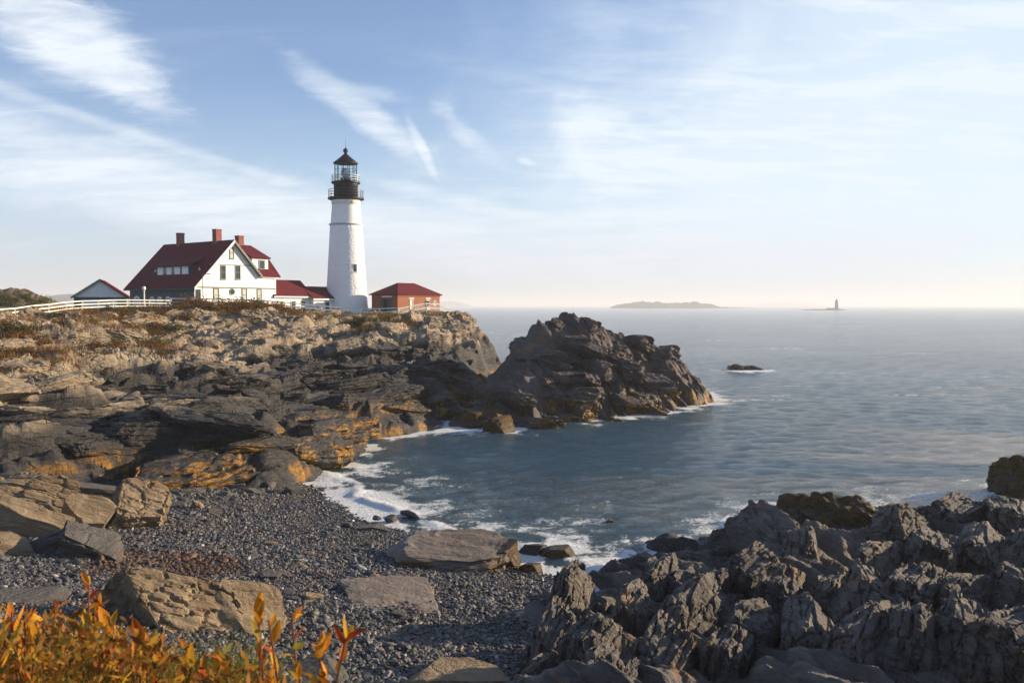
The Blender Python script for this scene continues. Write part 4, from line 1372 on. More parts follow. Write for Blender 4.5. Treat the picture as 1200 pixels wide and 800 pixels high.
# ------------------------------------------------------------------ garage
GO = on_D(117.5, 346, 121)
gang = R(21)
gar = empty('garage', (GO[0], GO[1], 9.4), gang)
tag(gar, 'small pale gabled garage with red rakes left of the house', 'garage')
gw, ge, ga = 3.35, on_D(117, 346, 121)[2] - 9.4, on_D(117, 327, 121)[2] - 9.4
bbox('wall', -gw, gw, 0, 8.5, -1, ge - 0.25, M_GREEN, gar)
prism('gable', [(-gw, ge - .25), (gw, ge - .25), (gw, ge), (0, ga - .12), (-gw, ge)], -0.03, 0.2, M_WHITE, gar)
k = (ga - ge) / gw
for s in (-1, 1):
    slab('roof', [(0 + s * .01, -0.4, ga), (s * (gw + .35), -0.4, ge - .35 * k), (s * (gw + .35), 8.9, ge - .35 * k), (s * .01, 8.9, ga)], 0.16, M_ROOF, gar)
    V = []
    for x in (0, gw + .36):
        z = ga - k * x
        V += [(s * x, -0.46, z + .03), (s * x, -0.46, z - 0.26), (s * x, -0.402, z - 0.26), (s * x, -0.402, z + .03)]
    link('barge_board', pmesh('barge_board', V, [(0, 1, 5, 4), (1, 2, 6, 5), (2, 3, 7, 6), (3, 0, 4, 7), (0, 3, 2, 1), (4, 5, 6, 7)]), M_ROOF if s > 0 else M_FASCIA, gar)
link('garage_door', pmesh('garage_door', *box_vf(-2.2, 2.2, -0.05, 0.0, 0, ge - .7)), M_TRIM, gar)

# ------------------------------------------------------------------ lawn sheet
xs, ys = polar(-90, 536, 6, 74, 150, 60)
lx_f = np.array([-70, 0, 50, 100, 150, 200, 250, 330, 400, 470, 536.])
lD_f = np.array([66, 72, 79, 88, 97, 102, 103, 105.5, 108.5, 111, 119.])
hz = head_rbf(xs, ys) + 0.12
pxs = xs / ys * 1000 + 600
okm = (ys > np.interp(pxs, lx_f, lD_f))
f = grid_faces(*xs.shape)
f = f[okm.reshape(-1)[f].all(1)]
lawn = link('lawn', arr_mesh('lawn', np.stack((xs, ys, hz), -1).reshape(-1, 3), f, True), M_LAWN)
tag(lawn, 'mown grass behind the fence', None, None, 'structure')


def ground(x, y):
    """highest terrain under a point of the headland"""
    return float(H_head(np.array([x]), np.array([y]))[0])


def gsm(x, y):
    return float(head_rbf(np.array([x]), np.array([y]))[0]) + 0.08


# ------------------------------------------------------------------ fences
UB = pmesh('fence_piece', *box_vf(-.5, .5, -.5, .5, -.5, .5))
UB.materials.append(M_FENCE)


def bar(name, a, b_, w_, h_, parent):
    a, b_ = Vector(a), Vector(b_)
    d = b_ - a
    rz = math.atan2(d.y, d.x)
    ry = -math.atan2(d.z, math.hypot(d.x, d.y))
    return link(name, UB, None, parent, (a + b_) / 2, (0, ry, rz), (d.length, w_, h_))


def rail_fence(label, line, spacing, nr, ph, cap=False, picket=0.0, ths=1.0):
    e = empty('rail_fence' if not picket else 'picket_fence')
    tag(e, label, 'fence')
    P = []
    pts = [plan(px, D, 0) for px, D in line]
    for a, b_ in zip(pts[:-1], pts[1:]):
        n = max(1, round(np.hypot(*(b_ - a)[:2]) / spacing))
        for i in range(n):
            P.append(a + (b_ - a) * i / n)
    P.append(pts[-1])
    P = [(p_[0], p_[1], gsm(p_[0], p_[1])) for p_ in P]
    e.location = P[0]
    off = Vector(P[0])
    P = [Vector(q) - off for q in P]
    for q in P:
        link('post', UB, None, e, q + Vector((0, 0, ph / 2 - .1)), (0, 0, 0.6), (.14 * ths, .14 * ths, ph + .25))
    for a, b_ in zip(P[:-1], P[1:]):
        for i in range(nr):
            z = ph * (i + 0.75) / (nr - 0.15)
            bar('rail', a + Vector((0, -.08, z)), b_ + Vector((0, -.08, z)), 0.045, 0.125 * ths, e)
        if picket:
            L = (b_ - a).length
            k = int(L / picket)
            for i in range(k):
                q = a + (b_ - a) * ((i + .5) / k)
                link('picket', UB, None, e, q + Vector((0, -.14, ph * .5)), (0, 0, 0.6), (.05, .03, ph))
    return e


rail_fence('white three-rail fence climbing from the left edge to the big house', [(-60, 65), (18, 73), (58, 79), (97, 86), (150, 95), (200, 100)], 3.1, 3, 0.95, ths=0.8)
rail_fence('white three-rail fence behind the shrubs below the big house and tower', [(201, 100.2), (250, 101.5), (330, 104), (400, 107), (467, 109.5)], 2.8, 3, 1.2, ths=1.0)
rail_fence('white picket fence beside the brick building at the cliff end', [(468, 109.8), (500, 113.5), (527, 117.5)], 2.4, 2, 1.1, picket=0.22, ths=0.8)

# lamp posts by the house
for px, py0, py1, D, lab in ((169, 337, 358, 103, 'white lamp post with ball lamp at the fence below the house roof'),):
    a = on_D(px, py1, D)
    g0 = gsm(a[0], a[1])
    e = empty('lamp_post', (a[0], a[1], g0))
    tag(e, lab, 'lamp post')
    tz = on_D(px, py0, D)[2] - g0
    link('post', pmesh('post', *tube_vf((0, 0, -.2), (0, 0, tz - .3), .12, .10, 8)), M_FENCE, e)
    smooth(link('lamp', pmesh('lamp', *lathe_vf([(0.1, tz - .32), (0.2, tz - .2), (0.22, tz), (0.12, tz + .15)], 12)), M_TRIM, e))
a = on_D(238, 352, 106)
g0 = gsm(a[0], a[1])
e = empty('light_pole', (a[0], a[1], g0))
tag(e, 'thin dark light pole with a side arm before the white gable', 'light pole')
tz = on_D(238, 321, 106)[2] - g0
link('pole', pmesh('pole', *tube_vf((0, 0, -.2), (0, 0, tz), .07, .05, 7)), M_POLE, e)
link('arm', pmesh('arm', *tube_vf((0, 0, tz - .05), (0.6, 0.2, tz + .02), .04, .035, 6)), M_POLE, e)
link('lamp_head', pmesh('lamp_head', *box_vf(.5, .85, .12, .32, tz - .08, tz + .06)), M_POLE, e)

# ------------------------------------------------------------------ vegetation


def leaf_mat(name, cols, trans=0.35):
    m = bpy.data.materials.new(name)
    m.use_nodes = True
    t = NT(m.node_tree)
    g = t.n('ShaderNodeNewGeometry')
    ri = g.outputs['Random Per Island']
    oi = t.n('ShaderNodeObjectInfo').outputs['Random']
    f = t.m('FRACT', t.m('ADD', t.m('MULTIPLY', ri, 1.0), t.m('MULTIPLY', oi, 7.31)))
    cr = t.n('ShaderNodeValToRGB')
    while len(cr.color_ramp.elements) < len(cols):
        cr.color_ramp.elements.new(0.5)
    for i, c in enumerate(cols):
        cr.color_ramp.elements[i].position = i / (len(cols) - 1)
        cr.color_ramp.elements[i].color = (*c, 1)
    t.l(f, cr.inputs[0])
    n = t.noise(t.n('ShaderNodeTexCoord').outputs['Object'], 30, 3)
    col = t.mix(t.ss(n, 0.35, 0.7, 0, 0.45), cr.outputs[0], t.mix(0.6, cr.outputs[0], (0.05, 0.025, 0.01)))
    d = t.n('ShaderNodeBsdfPrincipled')
    t.l(col, d.inputs['Base Color'])
    d.inputs['Roughness'].default_value = 0.65
    d.inputs['Specular IOR Level'].default_value = 0.2
    tr = t.n('ShaderNodeBsdfTranslucent')
    t.l(col, tr.inputs[0])
    mx = t.n('ShaderNodeMixShader')
    mx.inputs[0].default_value = trans
    t.l(d.outputs[0], mx.inputs[1]); t.l(tr.outputs[0], mx.inputs[2])
    o = t.n('ShaderNodeOutputMaterial')
    t.l(mx.outputs[0], o.inputs[0])
    return m


M_BUSHG = leaf_mat('olive_leaves', [(0.035, 0.055, 0.012), (0.065, 0.085, 0.015), (0.12, 0.12, 0.02), (0.075, 0.065, 0.015)])
M_BUSHB = leaf_mat('russet_leaves', [(0.15, 0.05, 0.014), (0.25, 0.095, 0.018), (0.09, 0.05, 0.015), (0.19, 0.11, 0.02)])
M_BUSHY = leaf_mat('golden_leaves', [(0.20, 0.11, 0.015), (0.12, 0.09, 0.02), (0.25, 0.14, 0.02), (0.09, 0.08, 0.02)])
M_TWIG = simple('twig_bark', (0.06, 0.04, 0.03), 0.9, 0.3)


def leaf_cloud(seed, n, rad, size, clumps=9):
    r = np.random.default_rng(seed)
    cc = r.normal(0, 0.42, (clumps, 3)); cc[:, 2] = np.abs(cc[:, 2]) * 0.8 + 0.15
    cs = r.uniform(0.22, 0.42, clumps)
    k = r.integers(0, clumps, n)
    c = cc[k] + r.normal(0, 1, (n, 3)) * cs[k][:, None] * 0.62
    c[:, 2] = np.abs(c[:, 2])
    c *= np.array(rad)
    a = r.normal(0, 1, (n, 3)); a /= np.linalg.norm(a, axis=1, keepdims=True)
    b_ = np.cross(a, r.normal(0, 1, (n, 3))); b_ /= np.linalg.norm(b_, axis=1, keepdims=True)
    s = size * r.uniform(0.6, 1.4, n)[:, None]
    v = np.stack((c - a * s, c + b_ * s * 0.45, c + a * s, c - b_ * s * 0.45), 1).reshape(-1, 3)
    f = np.arange(n * 4).reshape(-1, 4)
    return v, f


bush_protos = []
for i in range(7):
    v, f = leaf_cloud(900 + i, 900, (1.25, 1.0, 1.0), 0.085, 11)
    me = arr_mesh('foliage', v, f)
    tv = []
    r = random.Random(i)
    for k in range(7):
        g = r.uniform(0, 6.28); q = r.uniform(.3, .9)
        tv.append(tube_vf((0, 0, -.1), (math.cos(g) * q, math.sin(g) * q * .8, r.uniform(.5, 1.0)), .03, .012, 4))
    tm = pmesh('stems', *join_vf(tv)); tm.materials.append(M_TWIG)
    cp = {}
    for nm, mm in (('g', M_BUSHG), ('b', M_BUSHB), ('y', M_BUSHY)):
        m2 = me.copy(); m2.materials.append(mm); cp[nm] = m2
    bush_protos.append((cp, tm))


def bush(px, D, s, kind, label, group, k=None, zoff=0.0, hs=1.0):
    q = plan(px, D, 0)
    z = gsm(q[0], q[1]) if D > 20 else float(H_top(np.array([q[0]]), np.array([q[1]]))[0])
    cp, tm = bush_protos[random.randrange(7) if k is None else k]
    e = empty('shrub', (q[0], q[1], z - 0.1 + zoff), random.uniform(0, 6.28))
    tag(e, label, 'shrub', group)
    link('foliage', cp[kind], None, e, None, None, (s, s, s * hs))
    link('stems', tm, None, e, None, None, (s, s, s * hs))
    return e


KIND = {'g': 'olive green', 'b': 'russet brown', 'y': 'golden'}


def zone(px, names):
    for lim, nm in names:
        if px < lim:
            return nm
    return names[-1][1]


def row(n, p0, p1, Dx, Dy, jit, kinds, s0, s1, hs, zones, group, noun):
    for i in range(n):
        px = random.uniform(p0, p1)
        D = float(np.interp(px, Dx, Dy)) + random.uniform(*jit)
        kd = random.choice(kinds)
        s_ = random.uniform(s0, s1)
        big = 'larger' if s_ > (s0 + s1) / 2 else 'small'
        bush(px, D, s_, kd, f"{big} {KIND[kd]} {noun} {zone(px, zones)}", group, hs=hs * random.uniform(.85, 1.15))


row(34, 112, 225, [100, 200, 225], [84, 95.5, 97], (-5, 0.2), 'gbbby', .6, 1.2, .55, ((150, 'on the cliff edge below the garage'), (195, 'on the cliff edge below the left end of the house'), (235, 'on the cliff edge below the dark side wall')), 'shrubs along the fence above the cliff', 'shrub')
row(60, 215, 326, [200, 325], [98, 101], (-6.0, 0.2), 'gbbbyy', .8, 1.7, .8, ((262, 'before the left half of the white gable'), (300, 'before the right half of the white gable'), (330, 'where the gable meets the annex')), 'shrubs before the white gable', 'shrub')
row(60, 325, 412, [325, 412], [101, 105], (-6.0, 0.8), 'bbgy', .6, 1.1, .65, ((362, 'below the fence of the annex'), (415, 'below the fence of the tower')), 'shrubs below the annex and tower', 'low shrub')
row(34, 418, 480, [418, 480], [102, 105], (-6.0, 2.0), 'yygb', .7, 1.25, .85, ((445, 'on the cliff right below the tower'), (485, 'on the cliff below the brick building')), 'shrubs near the cliff end', 'tufted shrub')
row(60, -40, 215, [-40, 60, 215], [60, 72, 86], (-10, 3), 'bbbgg', .6, 1.3, .6, ((20, 'between the upper rocks at the left edge'), (110, 'between the upper rocks below the left fence'), (165, 'between the upper rocks below the garage'), (220, 'between the upper rocks below the house')), 'shrubs between the upper rocks', 'creeping shrub')


def grass_patch(name, zones, n, mat, hgt, seed, label):
    r = np.random.default_rng(seed)
    V = []
    for px, D, sx, sy, wgt in zones:
        k = int(n * wgt)
        x = (px - 600) / 1000 * D + r.normal(0, sx, k)
        y = D + r.normal(0, sy, k)
        z = H_head(x, y) - 0.03
        a = r.uniform(0, 6.28, k)
        hh_ = hgt * r.uniform(0.5, 1.3, k)
        wd = 0.03
        ln = r.normal(0, 0.25, (k, 2)) * hh_[:, None]
        b0 = np.stack((x - wd * np.cos(a), y - wd * np.sin(a), z), -1)
        b1 = np.stack((x + wd * np.cos(a), y + wd * np.sin(a), z), -1)
        tp = np.stack((x + ln[:, 0], y + ln[:, 1], z + hh_), -1)
        V.append(np.stack((b0, b1, tp), 1).reshape(-1, 3))
    V = np.concatenate(V)
    o = link(name, arr_mesh(name, V, np.arange(len(V)).reshape(-1, 3)), mat)
    tag(o, label, 'grass', None, 'stuff')


M_DRYG = leaf_mat('dry_grass', [(0.22, 0.11, 0.025), (0.30, 0.16, 0.04), (0.16, 0.075, 0.02), (0.26, 0.18, 0.06)], 0.3)
grass_patch('dry_grass', [(8, 57, 2.4, 1.8, .26), (38, 60, 2.2, 1.6, .18), (70, 62, 2.5, 1.4, .10), (150, 74, 4, 1.5, .12), (180, 78, 3, 1.5, .08), (250, 94, 5, 1.5, .12), (310, 95, 4, 2, .08), (360, 99, 4, 2, .06), (20, 70, 4, 2, .08), (90, 82, 4, 2, .08)],
            16000, M_DRYG, 0.55, 31, 'orange brown dry grass between the upper rocks of the headland')
grass_patch('golden_grass', [(430, 96, 1.2, 1.8, .5), (455, 99, 1.4, 1.5, .3), (510, 108, 1.2, 1, .1), (400, 99, 2, 2, .2)], 5000, M_BUSHY, 0.6, 32, 'golden green tall grass on the cliff below the brick building')

# ------------------------------------------------------------------ boulders
def boulder(name, px, py, z, size, rot, mat, seed, label, cat='boulder', group=None, sub=4, strata=0.07, nlay=11, cuts=7, jit=0.2, rough=0.03, frac=None):
    q = on_z(px, py, z)
    me = stone_mesh(name, seed, sub, mat, aspect=size, cuts=cuts, strata=strata, nlay=nlay, rough=rough, jit=jit, frac=frac)
    o = link(name, me, None, None, q, rot)
    tag(o, label, cat, group)
    return o


boulder('boulder', 155, 606, 1.5, (1.25, 1.2, 0.95), (-0.95, 0.35, 0.55), M_BOUL, 51, 'upright tan split boulder with orange stains at the beach edge', sub=6, nlay=8, strata=.04, rough=.05, frac=((.85, .36, .50), .055, .07))
boulder('boulder', 104, 646, 1.75, (1.25, 0.85, 0.80), (0.25, 0.3, 0.5), M_GREYB, 52, 'grey block boulder with a tan right side below the tan split one', sub=5, nlay=6)
boulder('boulder', 52, 648, 1.7, (1.3, 0.8, 0.55), (0.1, -0.3, 0.1), M_GREYB, 59, 'dark grey leaning slab left of the grey block', sub=4, nlay=6)
boulder('boulder', 30, 582, 2.2, (2.2, 1.0, 0.95), (-0.55, 0.25, 0.35), M_BOUL, 53, 'broad tan slab with orange streaks at the left edge, uppermost', sub=6, nlay=6, strata=.04, rough=.05, frac=((1.1, .5, .42), .06, .07))
boulder('boulder', 40, 618, 2.05, (1.6, 0.95, 0.90), (-0.7, 0.3, 0.25), M_BOUL, 54, 'broken tan layered slab just below the broad one at the left edge', sub=5, nlay=7, strata=.05, rough=.05, frac=((1.3, .8, .28), .035, .0))
boulder('boulder', 4, 644, 2.1, (0.9, 0.8, 0.60), (0.0, 0.2, 0.5), M_BOUL, 55, 'tan slab cut off by the left edge above the pebbles', sub=4, nlay=7)
boulder('boulder', 112, 582, 1.8, (1.6, 1.0, 0.6), (0.05, 0.15, 0.6), M_GREYB, 56, 'dark flat slab behind the tan split boulder', sub=4, nlay=6)
boulder('boulder', 98, 608, 1.9, (0.9, 0.8, 0.7), (-0.9, 0.3, 0.4), M_BOUL, 57, 'small tan block leaning between the slabs and the split boulder', sub=4, nlay=7)
boulder('boulder', 212, 732, 1.6, (1.65, 1.15, 1.05), (-0.85, 0.45, 0.55), M_BOUL, 58, 'large tan layered boulder behind the orange shrubs', sub=6, nlay=8, strata=0.05, rough=.05, cuts=10, jit=0.30, frac=((1.0, .42, .5), .065, .08))
boulder('boulder', 272, 728, 1.45, (1.0, 1.0, 1.0), (-0.8, 0.35, 0.7), M_BOUL, 60, 'rounded boulder forming the right shoulder of the large tan one', sub=5, nlay=7, strata=.04, rough=.08, frac=((1.0, .7, .35), .03, .0))
boulder('boulder', 160, 742, 1.6, (1.0, 0.6, 0.55), (0.1, -0.5, 0.4), M_GREYB, 61, 'dark slab leaning on the left of the large tan boulder', sub=4, nlay=6)
boulder('boulder', 30, 712, 2.1, (0.95, 0.7, 0.5), (0, 0.1, 0.4), M_GREYB, 62, 'grey rock half hidden by the shrubs at the lower left', sub=4)
boulder('boulder', 540, 808, 1.25, (1.45, 0.7, 0.55), (0.1, 0.0, 0.1), M_BOUL, 63, 'pale tan rock at the bottom edge right of the shrubs', sub=5, nlay=6)
boulder('boulder', 366, 800, 1.35, (0.9, 0.6, 0.5), (0.1, 0.0, 0.1), M_GREYB, 64, 'grey rock behind the red leaved twigs at the bottom edge', sub=4)
boulder('flat_rock', 461, 706, 0.60, (1.75, 1.75, 0.40), (0.06, 0.05, 0.35), M_SLAB, 65, 'smooth flat rock slab lying in the middle of the pebbles', 'rock', sub=5, strata=0.05, nlay=5, cuts=8, jit=0.10, rough=.08)
boulder('flat_rock', 532, 658, 0.28, (2.3, 1.9, 0.72), (0.10, -0.16, 0.3), M_SLAB, 66, 'layered rock slab reaching into the surf with weedy right end', 'rock', sub=5, strata=0.05, nlay=7, cuts=8, jit=0.2, rough=.10, frac=((1.6, .9, .35), .03, .0))
boulder('boulder', 592, 657, 0.25, (0.62, 0.75, 0.66), (0.1, 0.1, 0.2), M_WEEDROCK, 67, 'dark weedy block at the right end of the layered slab', sub=4)
boulder('boulder', 621, 668, 0.1, (0.45, 0.4, 0.34), (0, 0.1, 0.4), M_WEEDROCK, 68, 'small brown weedy rock at the water edge', sub=4)
boulder('boulder', 655, 650, 0.0, (0.75, 0.55, 0.40), (0, 0, 0.1), M_WEEDROCK, 69, 'dark rock with surf breaking over it, right of the two', sub=4)
boulder('boulder', 630, 646, 0.0, (0.65, 0.5, 0.36), (0, 0.1, 0.6), M_WEEDROCK, 70, 'dark rock with surf breaking over it, left of the two', sub=4)
boulder('boulder', 436, 622, 0.12, (0.85, 0.6, 0.28), (0.05, 0.05, 0.3), M_GREYB, 71, 'low wet rock at the surf edge above the pebbles', sub=4)
boulder('boulder', 488, 634, 0.05, (0.6, 0.5, 0.22), (0.05, 0.05, 0.3), M_WEEDROCK, 75, 'low brown weedy rock left of the layered slab', sub=4)
boulder('boulder', 231, 593, 1.0, (0.32, 0.25, 0.24), (0.1, 0.2, 0.4), M_BOUL, 72, 'small pale tan stone on the upper pebbles', sub=3)
boulder('boulder', 251, 599, 0.95, (0.34, 0.26, 0.18), (0.1, 0.2, 0.9), M_GREYB, 73, 'small light grey stone right of the pale tan one', sub=3)
boulder('boulder', 205, 592, 1.0, (0.5, 0.35, 0.15), (0.1, 0.0, 0.2), M_GREYB, 74, 'flat grey stone left of the pale tan one', sub=3)
boulder('boulder', 314, 678, 1.0, (0.42, 0.32, 0.22), (0.1, 0.0, 0.2), M_GREYB, 76, 'brownish stone above the middle of the pebbles', sub=3)
boulder('boulder', 352, 667, 0.8, (0.42, 0.30, 0.22), (0.1, 0.3, -0.5), M_BOUL, 77, 'leaning tan stone left of the flat slab', sub=3)
boulder('boulder', 368, 704, 0.95, (0.30, 0.34, 0.24), (0.1, 0.2, 0.2), M_BOUL, 78, 'tan stone beside the left end of the flat slab', sub=3)
boulder('boulder', 300, 762, 1.3, (0.34, 0.3, 0.2), (0.1, 0.2, 0.2), M_GREYB, 79, 'dull stone right of the large tan boulder', sub=3)
r = random.Random(12)
for i in range(26):
    px, py = r.uniform(200, 470), r.uniform(585, 720)
    zz = float(beach_rbf(*on_z(px, py, 0.8)[:2].reshape(2, 1))[0])
    s = r.uniform(0.13, 0.26)
    boulder('stone', px, py, zz + 0.02, (s * 1.3, s, s * 0.6), (0, 0, r.uniform(0, 3)), r.choice((M_GREYB, M_GREYB, M_BOUL)), 400 + i, 'loose stone lying among the pebbles ' + zone(px, ((290, 'in the left part of the beach'), (380, 'in the middle of the beach'), (480, 'near the surf and flat slab'))) + (', upper beach' if py < 650 else ', lower beach'), 'stone', 'larger stones among the pebbles', sub=2, strata=0.0)
for i in range(24):
    px = r.uniform(150, 360)
    zz = 0.8
    py = np.interp(px, [150, 250, 360], [572, 575, 570]) + r.uniform(-4, 8)
    s = r.uniform(0.2, 0.55)
    boulder('stone', px, py, np.interp(px, [150, 360], [1.0, 0.2]), (s * 1.3, s, s * 0.6), (0, 0.1, r.uniform(0, 3)), M_GREYB, 440 + i, ('larger ' if s > .37 else 'small ') + 'grey stone fallen at the foot of the dark ledge ' + zone(px, ((220, 'near the tan split boulder'), (290, 'at its middle'), (400, 'near the surf'))), 'stone', 'stones at the foot of the ledge', sub=3, strata=0.0)
# dark blocks in the channel between headland and islet
for i, (px, py, s) in enumerate(((540, 487, 1.0), (556, 492, 1.25), (548, 478, 0.9), (572, 492, 1.3), (585, 500, 1.1), (566, 480, 1.2), (535, 470, 1.4), (590, 488, 1.3))):
    boulder('boulder', px, py, 0.35, (s * 1.2, s, s * 0.8), (0.2, 0.1, i), M_WEEDROCK, 480 + i, 'dark wet block in the channel between headland and rock islet', 'boulder', 'blocks in the channel', sub=4)

# rocks in the sea
def sea_rock(px, py, size, seed, mat, label, n=3, spread=0.5):
    q = on_z(px, py, 0)
    e = empty('sea_rock', q)
    tag(e, label, 'rock')
    r_ = random.Random(seed)
    for i in range(n):
        k = 1 if i == 0 else r_.uniform(.35, .6)
        me = stone_mesh('rock_piece', seed + i, 5 if i == 0 else 4, mat, aspect=tuple(s * k for s in size), cuts=14, strata=0.04, nlay=6, rough=0.30, jit=0.35, frac=((size[0] * .3, size[1] * .25, size[2] * .3), .06 * size[2], .07 * size[2]))
        if size[0] > 1:
            co = np.empty(len(me.vertices) * 3, np.float32); me.vertices.foreach_get('co', co); co = co.reshape(-1, 3)
            zz_ = co[:, 2] / (size[2] * k)
            co[:, :2] *= np.clip(1.12 - 0.38 * zz_, 0.4, 1.5)[:, None]
            me.vertices.foreach_set('co', co.ravel()); me.update()
        dx_ = 0 if i == 0 else r_.uniform(-1, 1) * size[0] * spread * 1.6
        link('rock_piece', me, None, e, (dx_, 0 if i == 0 else r_.uniform(-.6, .3) * size[1], -0.1), (0.1, 0.08 * i + 0.16, r_.uniform(-.3, .3)))


sea_rock(982, 608, (2.5, 1.5, 1.4), 502, M_WEEDROCK, 'rockweed covered brown rock in the water behind the dark ledge', 6, 0.62)
sea_rock(1212, 578, (1.9, 1.6, 1.7), 511, M_WEEDROCK, 'dark rock in the water cut off by the right edge', 2)
sea_rock(877, 433, (2.9, 1.6, 0.75), 521, M_WEEDROCK, 'low dark rock awash beyond the tip of the islet', 3, 0.6)
sea_rock(713, 612, (0.22, 0.2, 0.16), 531, M_WEEDROCK, 'tiny dark rock tip showing above the cove water', 1)

# driftwood log in the surf
q = on_z(482, 604, 0.08)
V, F = [], []
pts_ = [(-.72, 0, 0), (-.3, .03, .06), (.1, 0, .05), (.45, -.05, 0), (.78, -.12, -.06)]
rr_ = [.10, .16, .15, .11, .05]
for a, b_, r0, r1 in zip(pts_[:-1], pts_[1:], rr_[:-1], rr_[1:]):
    v, f = tube_vf(a, b_, r0, r1, 9)
    o_ = len(V); V += v; F += [tuple(i + o_ for i in g) for g in f]
lg = link('driftwood_log', pmesh('driftwood_log', V, F), simple('wet_wood', (0.02, 0.016, 0.014), 0.4, 0.3), None, q, (0, 0.05, -0.75))
tag(lg, 'dark driftwood log washing in the surf', 'log')

# two gulls on the cliff
M_GULL = simple('gull_feathers', (0.75, 0.75, 0.74), 0.7, 0.08)
M_GULLW = simple('gull_wing', (0.35, 0.36, 0.38), 0.7, 0.08)
for px, py, D, lab in ((480, 424, 84, 'white gull standing on the dark cliff ledge, left of two'), (493, 419, 88, 'white gull standing on the dark cliff ledge, right of two')):
    q = plan(px, D, 0)
    z = ground(q[0], q[1])
    v, f = ICO[3]
    b1 = v * np.array((0.26, 0.12, 0.12)); b1[:, 2] += 0.28 - 0.05 * b1[:, 0] * 4; b1[b1[:, 0] < -.15] *= np.array((1.25, .8, 1))
    hd = v * np.array((0.085, 0.07, 0.075)) + np.array((0.24, 0, 0.44))
    nk = v * np.array((0.07, 0.06, 0.12)) + np.array((0.20, 0, 0.36))
    bk = ICO[1][0] * np.array((0.06, 0.018, 0.02)) + np.array((0.34, 0, 0.43))
    n_ = len(v)
    VV = np.concatenate((b1, hd, nk, bk)); FF = np.concatenate((f, f + n_, f + 2 * n_, ICO[1][1] + 3 * n_))
    g_ = link('gull', arr_mesh('gull', VV, FF, True), M_GULL, None, (q[0], q[1], z), (0, 0, 0.4))
    tag(g_, lab, 'gull')
    wv = v * np.array((0.25, 0.125, 0.07)) + np.array((-0.05, 0, 0.32))
    link('wing', arr_mesh('wing', wv, f, True), M_GULLW, g_)
    for s in (-.04, .04):
        link('leg', pmesh('leg', *tube_vf((0, s, -.05), (0, s, .2), .012, n=4)), M_POLE, g_)

# ------------------------------------------------------------------ pebbles
rp = np.random.default_rng(77)
N = 105000
D = np.sqrt(rp.uniform(15.0 ** 2, 52.0 ** 2, N))
pxx = rp.uniform(-70, 690, N)
px_, py_ = (pxx - 600) / 1000 * D, D
hz = H_beach(px_, py_)
hr = head_rbf(px_, py_)
hl = ledge_rbf(px_, py_)
ok = (hz > -0.22) & (hr < hz + 0.6) & ((hl < hz + 0.25) | (px_ < 0.2 * 0 - 2))
px_, py_, hz = px_[ok], py_[ok], hz[ok]
n = len(px_)
size = 0.039 * np.exp(rp.normal(0, 0.38, n))
size *= 1 + 0.5 * np.clip(fbm(px_ * 0.3, py_ * 0.3, 601, 3), -0.6, 1)
size = np.clip(size, 0.025, 0.17)
pv = np.stack((px_, py_, hz + size * 0.25), -1)
pm_ = bpy.data.meshes.new('pebbles')
pm_.vertices.add(n)
pm_.vertices.foreach_set('co', pv.astype(np.float32).ravel())
pm_.update()
rot = np.stack((rp.normal(0, 0.35, n), rp.normal(0, 0.35, n), rp.uniform(0, 6.28, n)), -1)
scl = size[:, None] * np.stack((rp.uniform(1.0, 1.7, n), rp.uniform(0.8, 1.15, n), rp.uniform(0.5, 0.85, n)), -1)
for nm, ar in (('rot', rot), ('scl', scl)):
    a_ = pm_.attributes.new(nm, 'FLOAT_VECTOR', 'POINT')
    a_.data.foreach_set('vector', ar.astype(np.float32).ravel())
m, t, p = mat_new('pebble_stone')
oi = t.n('ShaderNodeObjectInfo')
cr = t.n('ShaderNodeValToRGB')
cs_ = [(0.0, (0.022, 0.024, 0.029)), (0.35, (0.042, 0.044, 0.050)), (0.62, (0.066, 0.066, 0.070)), (0.85, (0.105, 0.10, 0.098)), (0.96, (0.18, 0.165, 0.15)), (1.0, (0.34, 0.32, 0.29))]
while len(cr.color_ramp.elements) < len(cs_):
    cr.color_ramp.elements.new(0.5)
for e_, (a_, c_) in zip(cr.color_ramp.elements, cs_):
    e_.position = a_
    e_.color = (*c_, 1)
t.l(oi.outputs['Random'], cr.inputs[0])
pos = t.n('ShaderNodeNewGeometry').outputs['Position']
sp = t.n('ShaderNodeSeparateXYZ')
t.l(pos, sp.inputs[0])
pc = on_z(195, 662, 1.4)
ddx = t.m('DIVIDE', t.m('SUBTRACT', sp.outputs[0], float(pc[0])), 2.6)
ddy = t.m('DIVIDE', t.m('SUBTRACT', sp.outputs[1], float(pc[1])), 2.6)
dd = t.m('SQRT', t.m('ADD', t.m('MULTIPLY', ddx, ddx), t.m('MULTIPLY', ddy, ddy)))
wn = t.noise(pos, 0.9, 5, 0.65, 0.4)
kelp = t.ss(t.m('ADD', dd, t.m('MULTIPLY', t.m('SUBTRACT', wn, 0.5), 1.8)), 1.15, 0.75)
kelp = t.m('MAXIMUM', kelp, t.ss(t.noise(pos, 0.45, 5, 0.65, 0.5), 0.62, 0.70, 0, 0.7))
col = t.mix(kelp, cr.outputs[0], t.mix(oi.outputs['Random'], (0.020, 0.011, 0.006), (0.095, 0.040, 0.013)))
band = t.noise(t.mapping(pos, (0, 0, R(35)), (1, 0.35, 1)), 0.7, 4, 0.6, 0.4)
col = t.mix(t.ss(band, 0.40, 0.66, 0, 0.6), col, t.mix(0.75, col, (0.11, 0.085, 0.06)))
wet = t.ss(sp.outputs[2], 0.42, 0.10)
col = t.mix(t.m('MULTIPLY', wet, 0.55), col, (0.018, 0.018, 0.02))
t.l(col, p.inputs['Base Color'])
t.l(t.ss(wet, 0, 1, 0.62, 0.28), p.inputs['Roughness'])
M_PEB = m
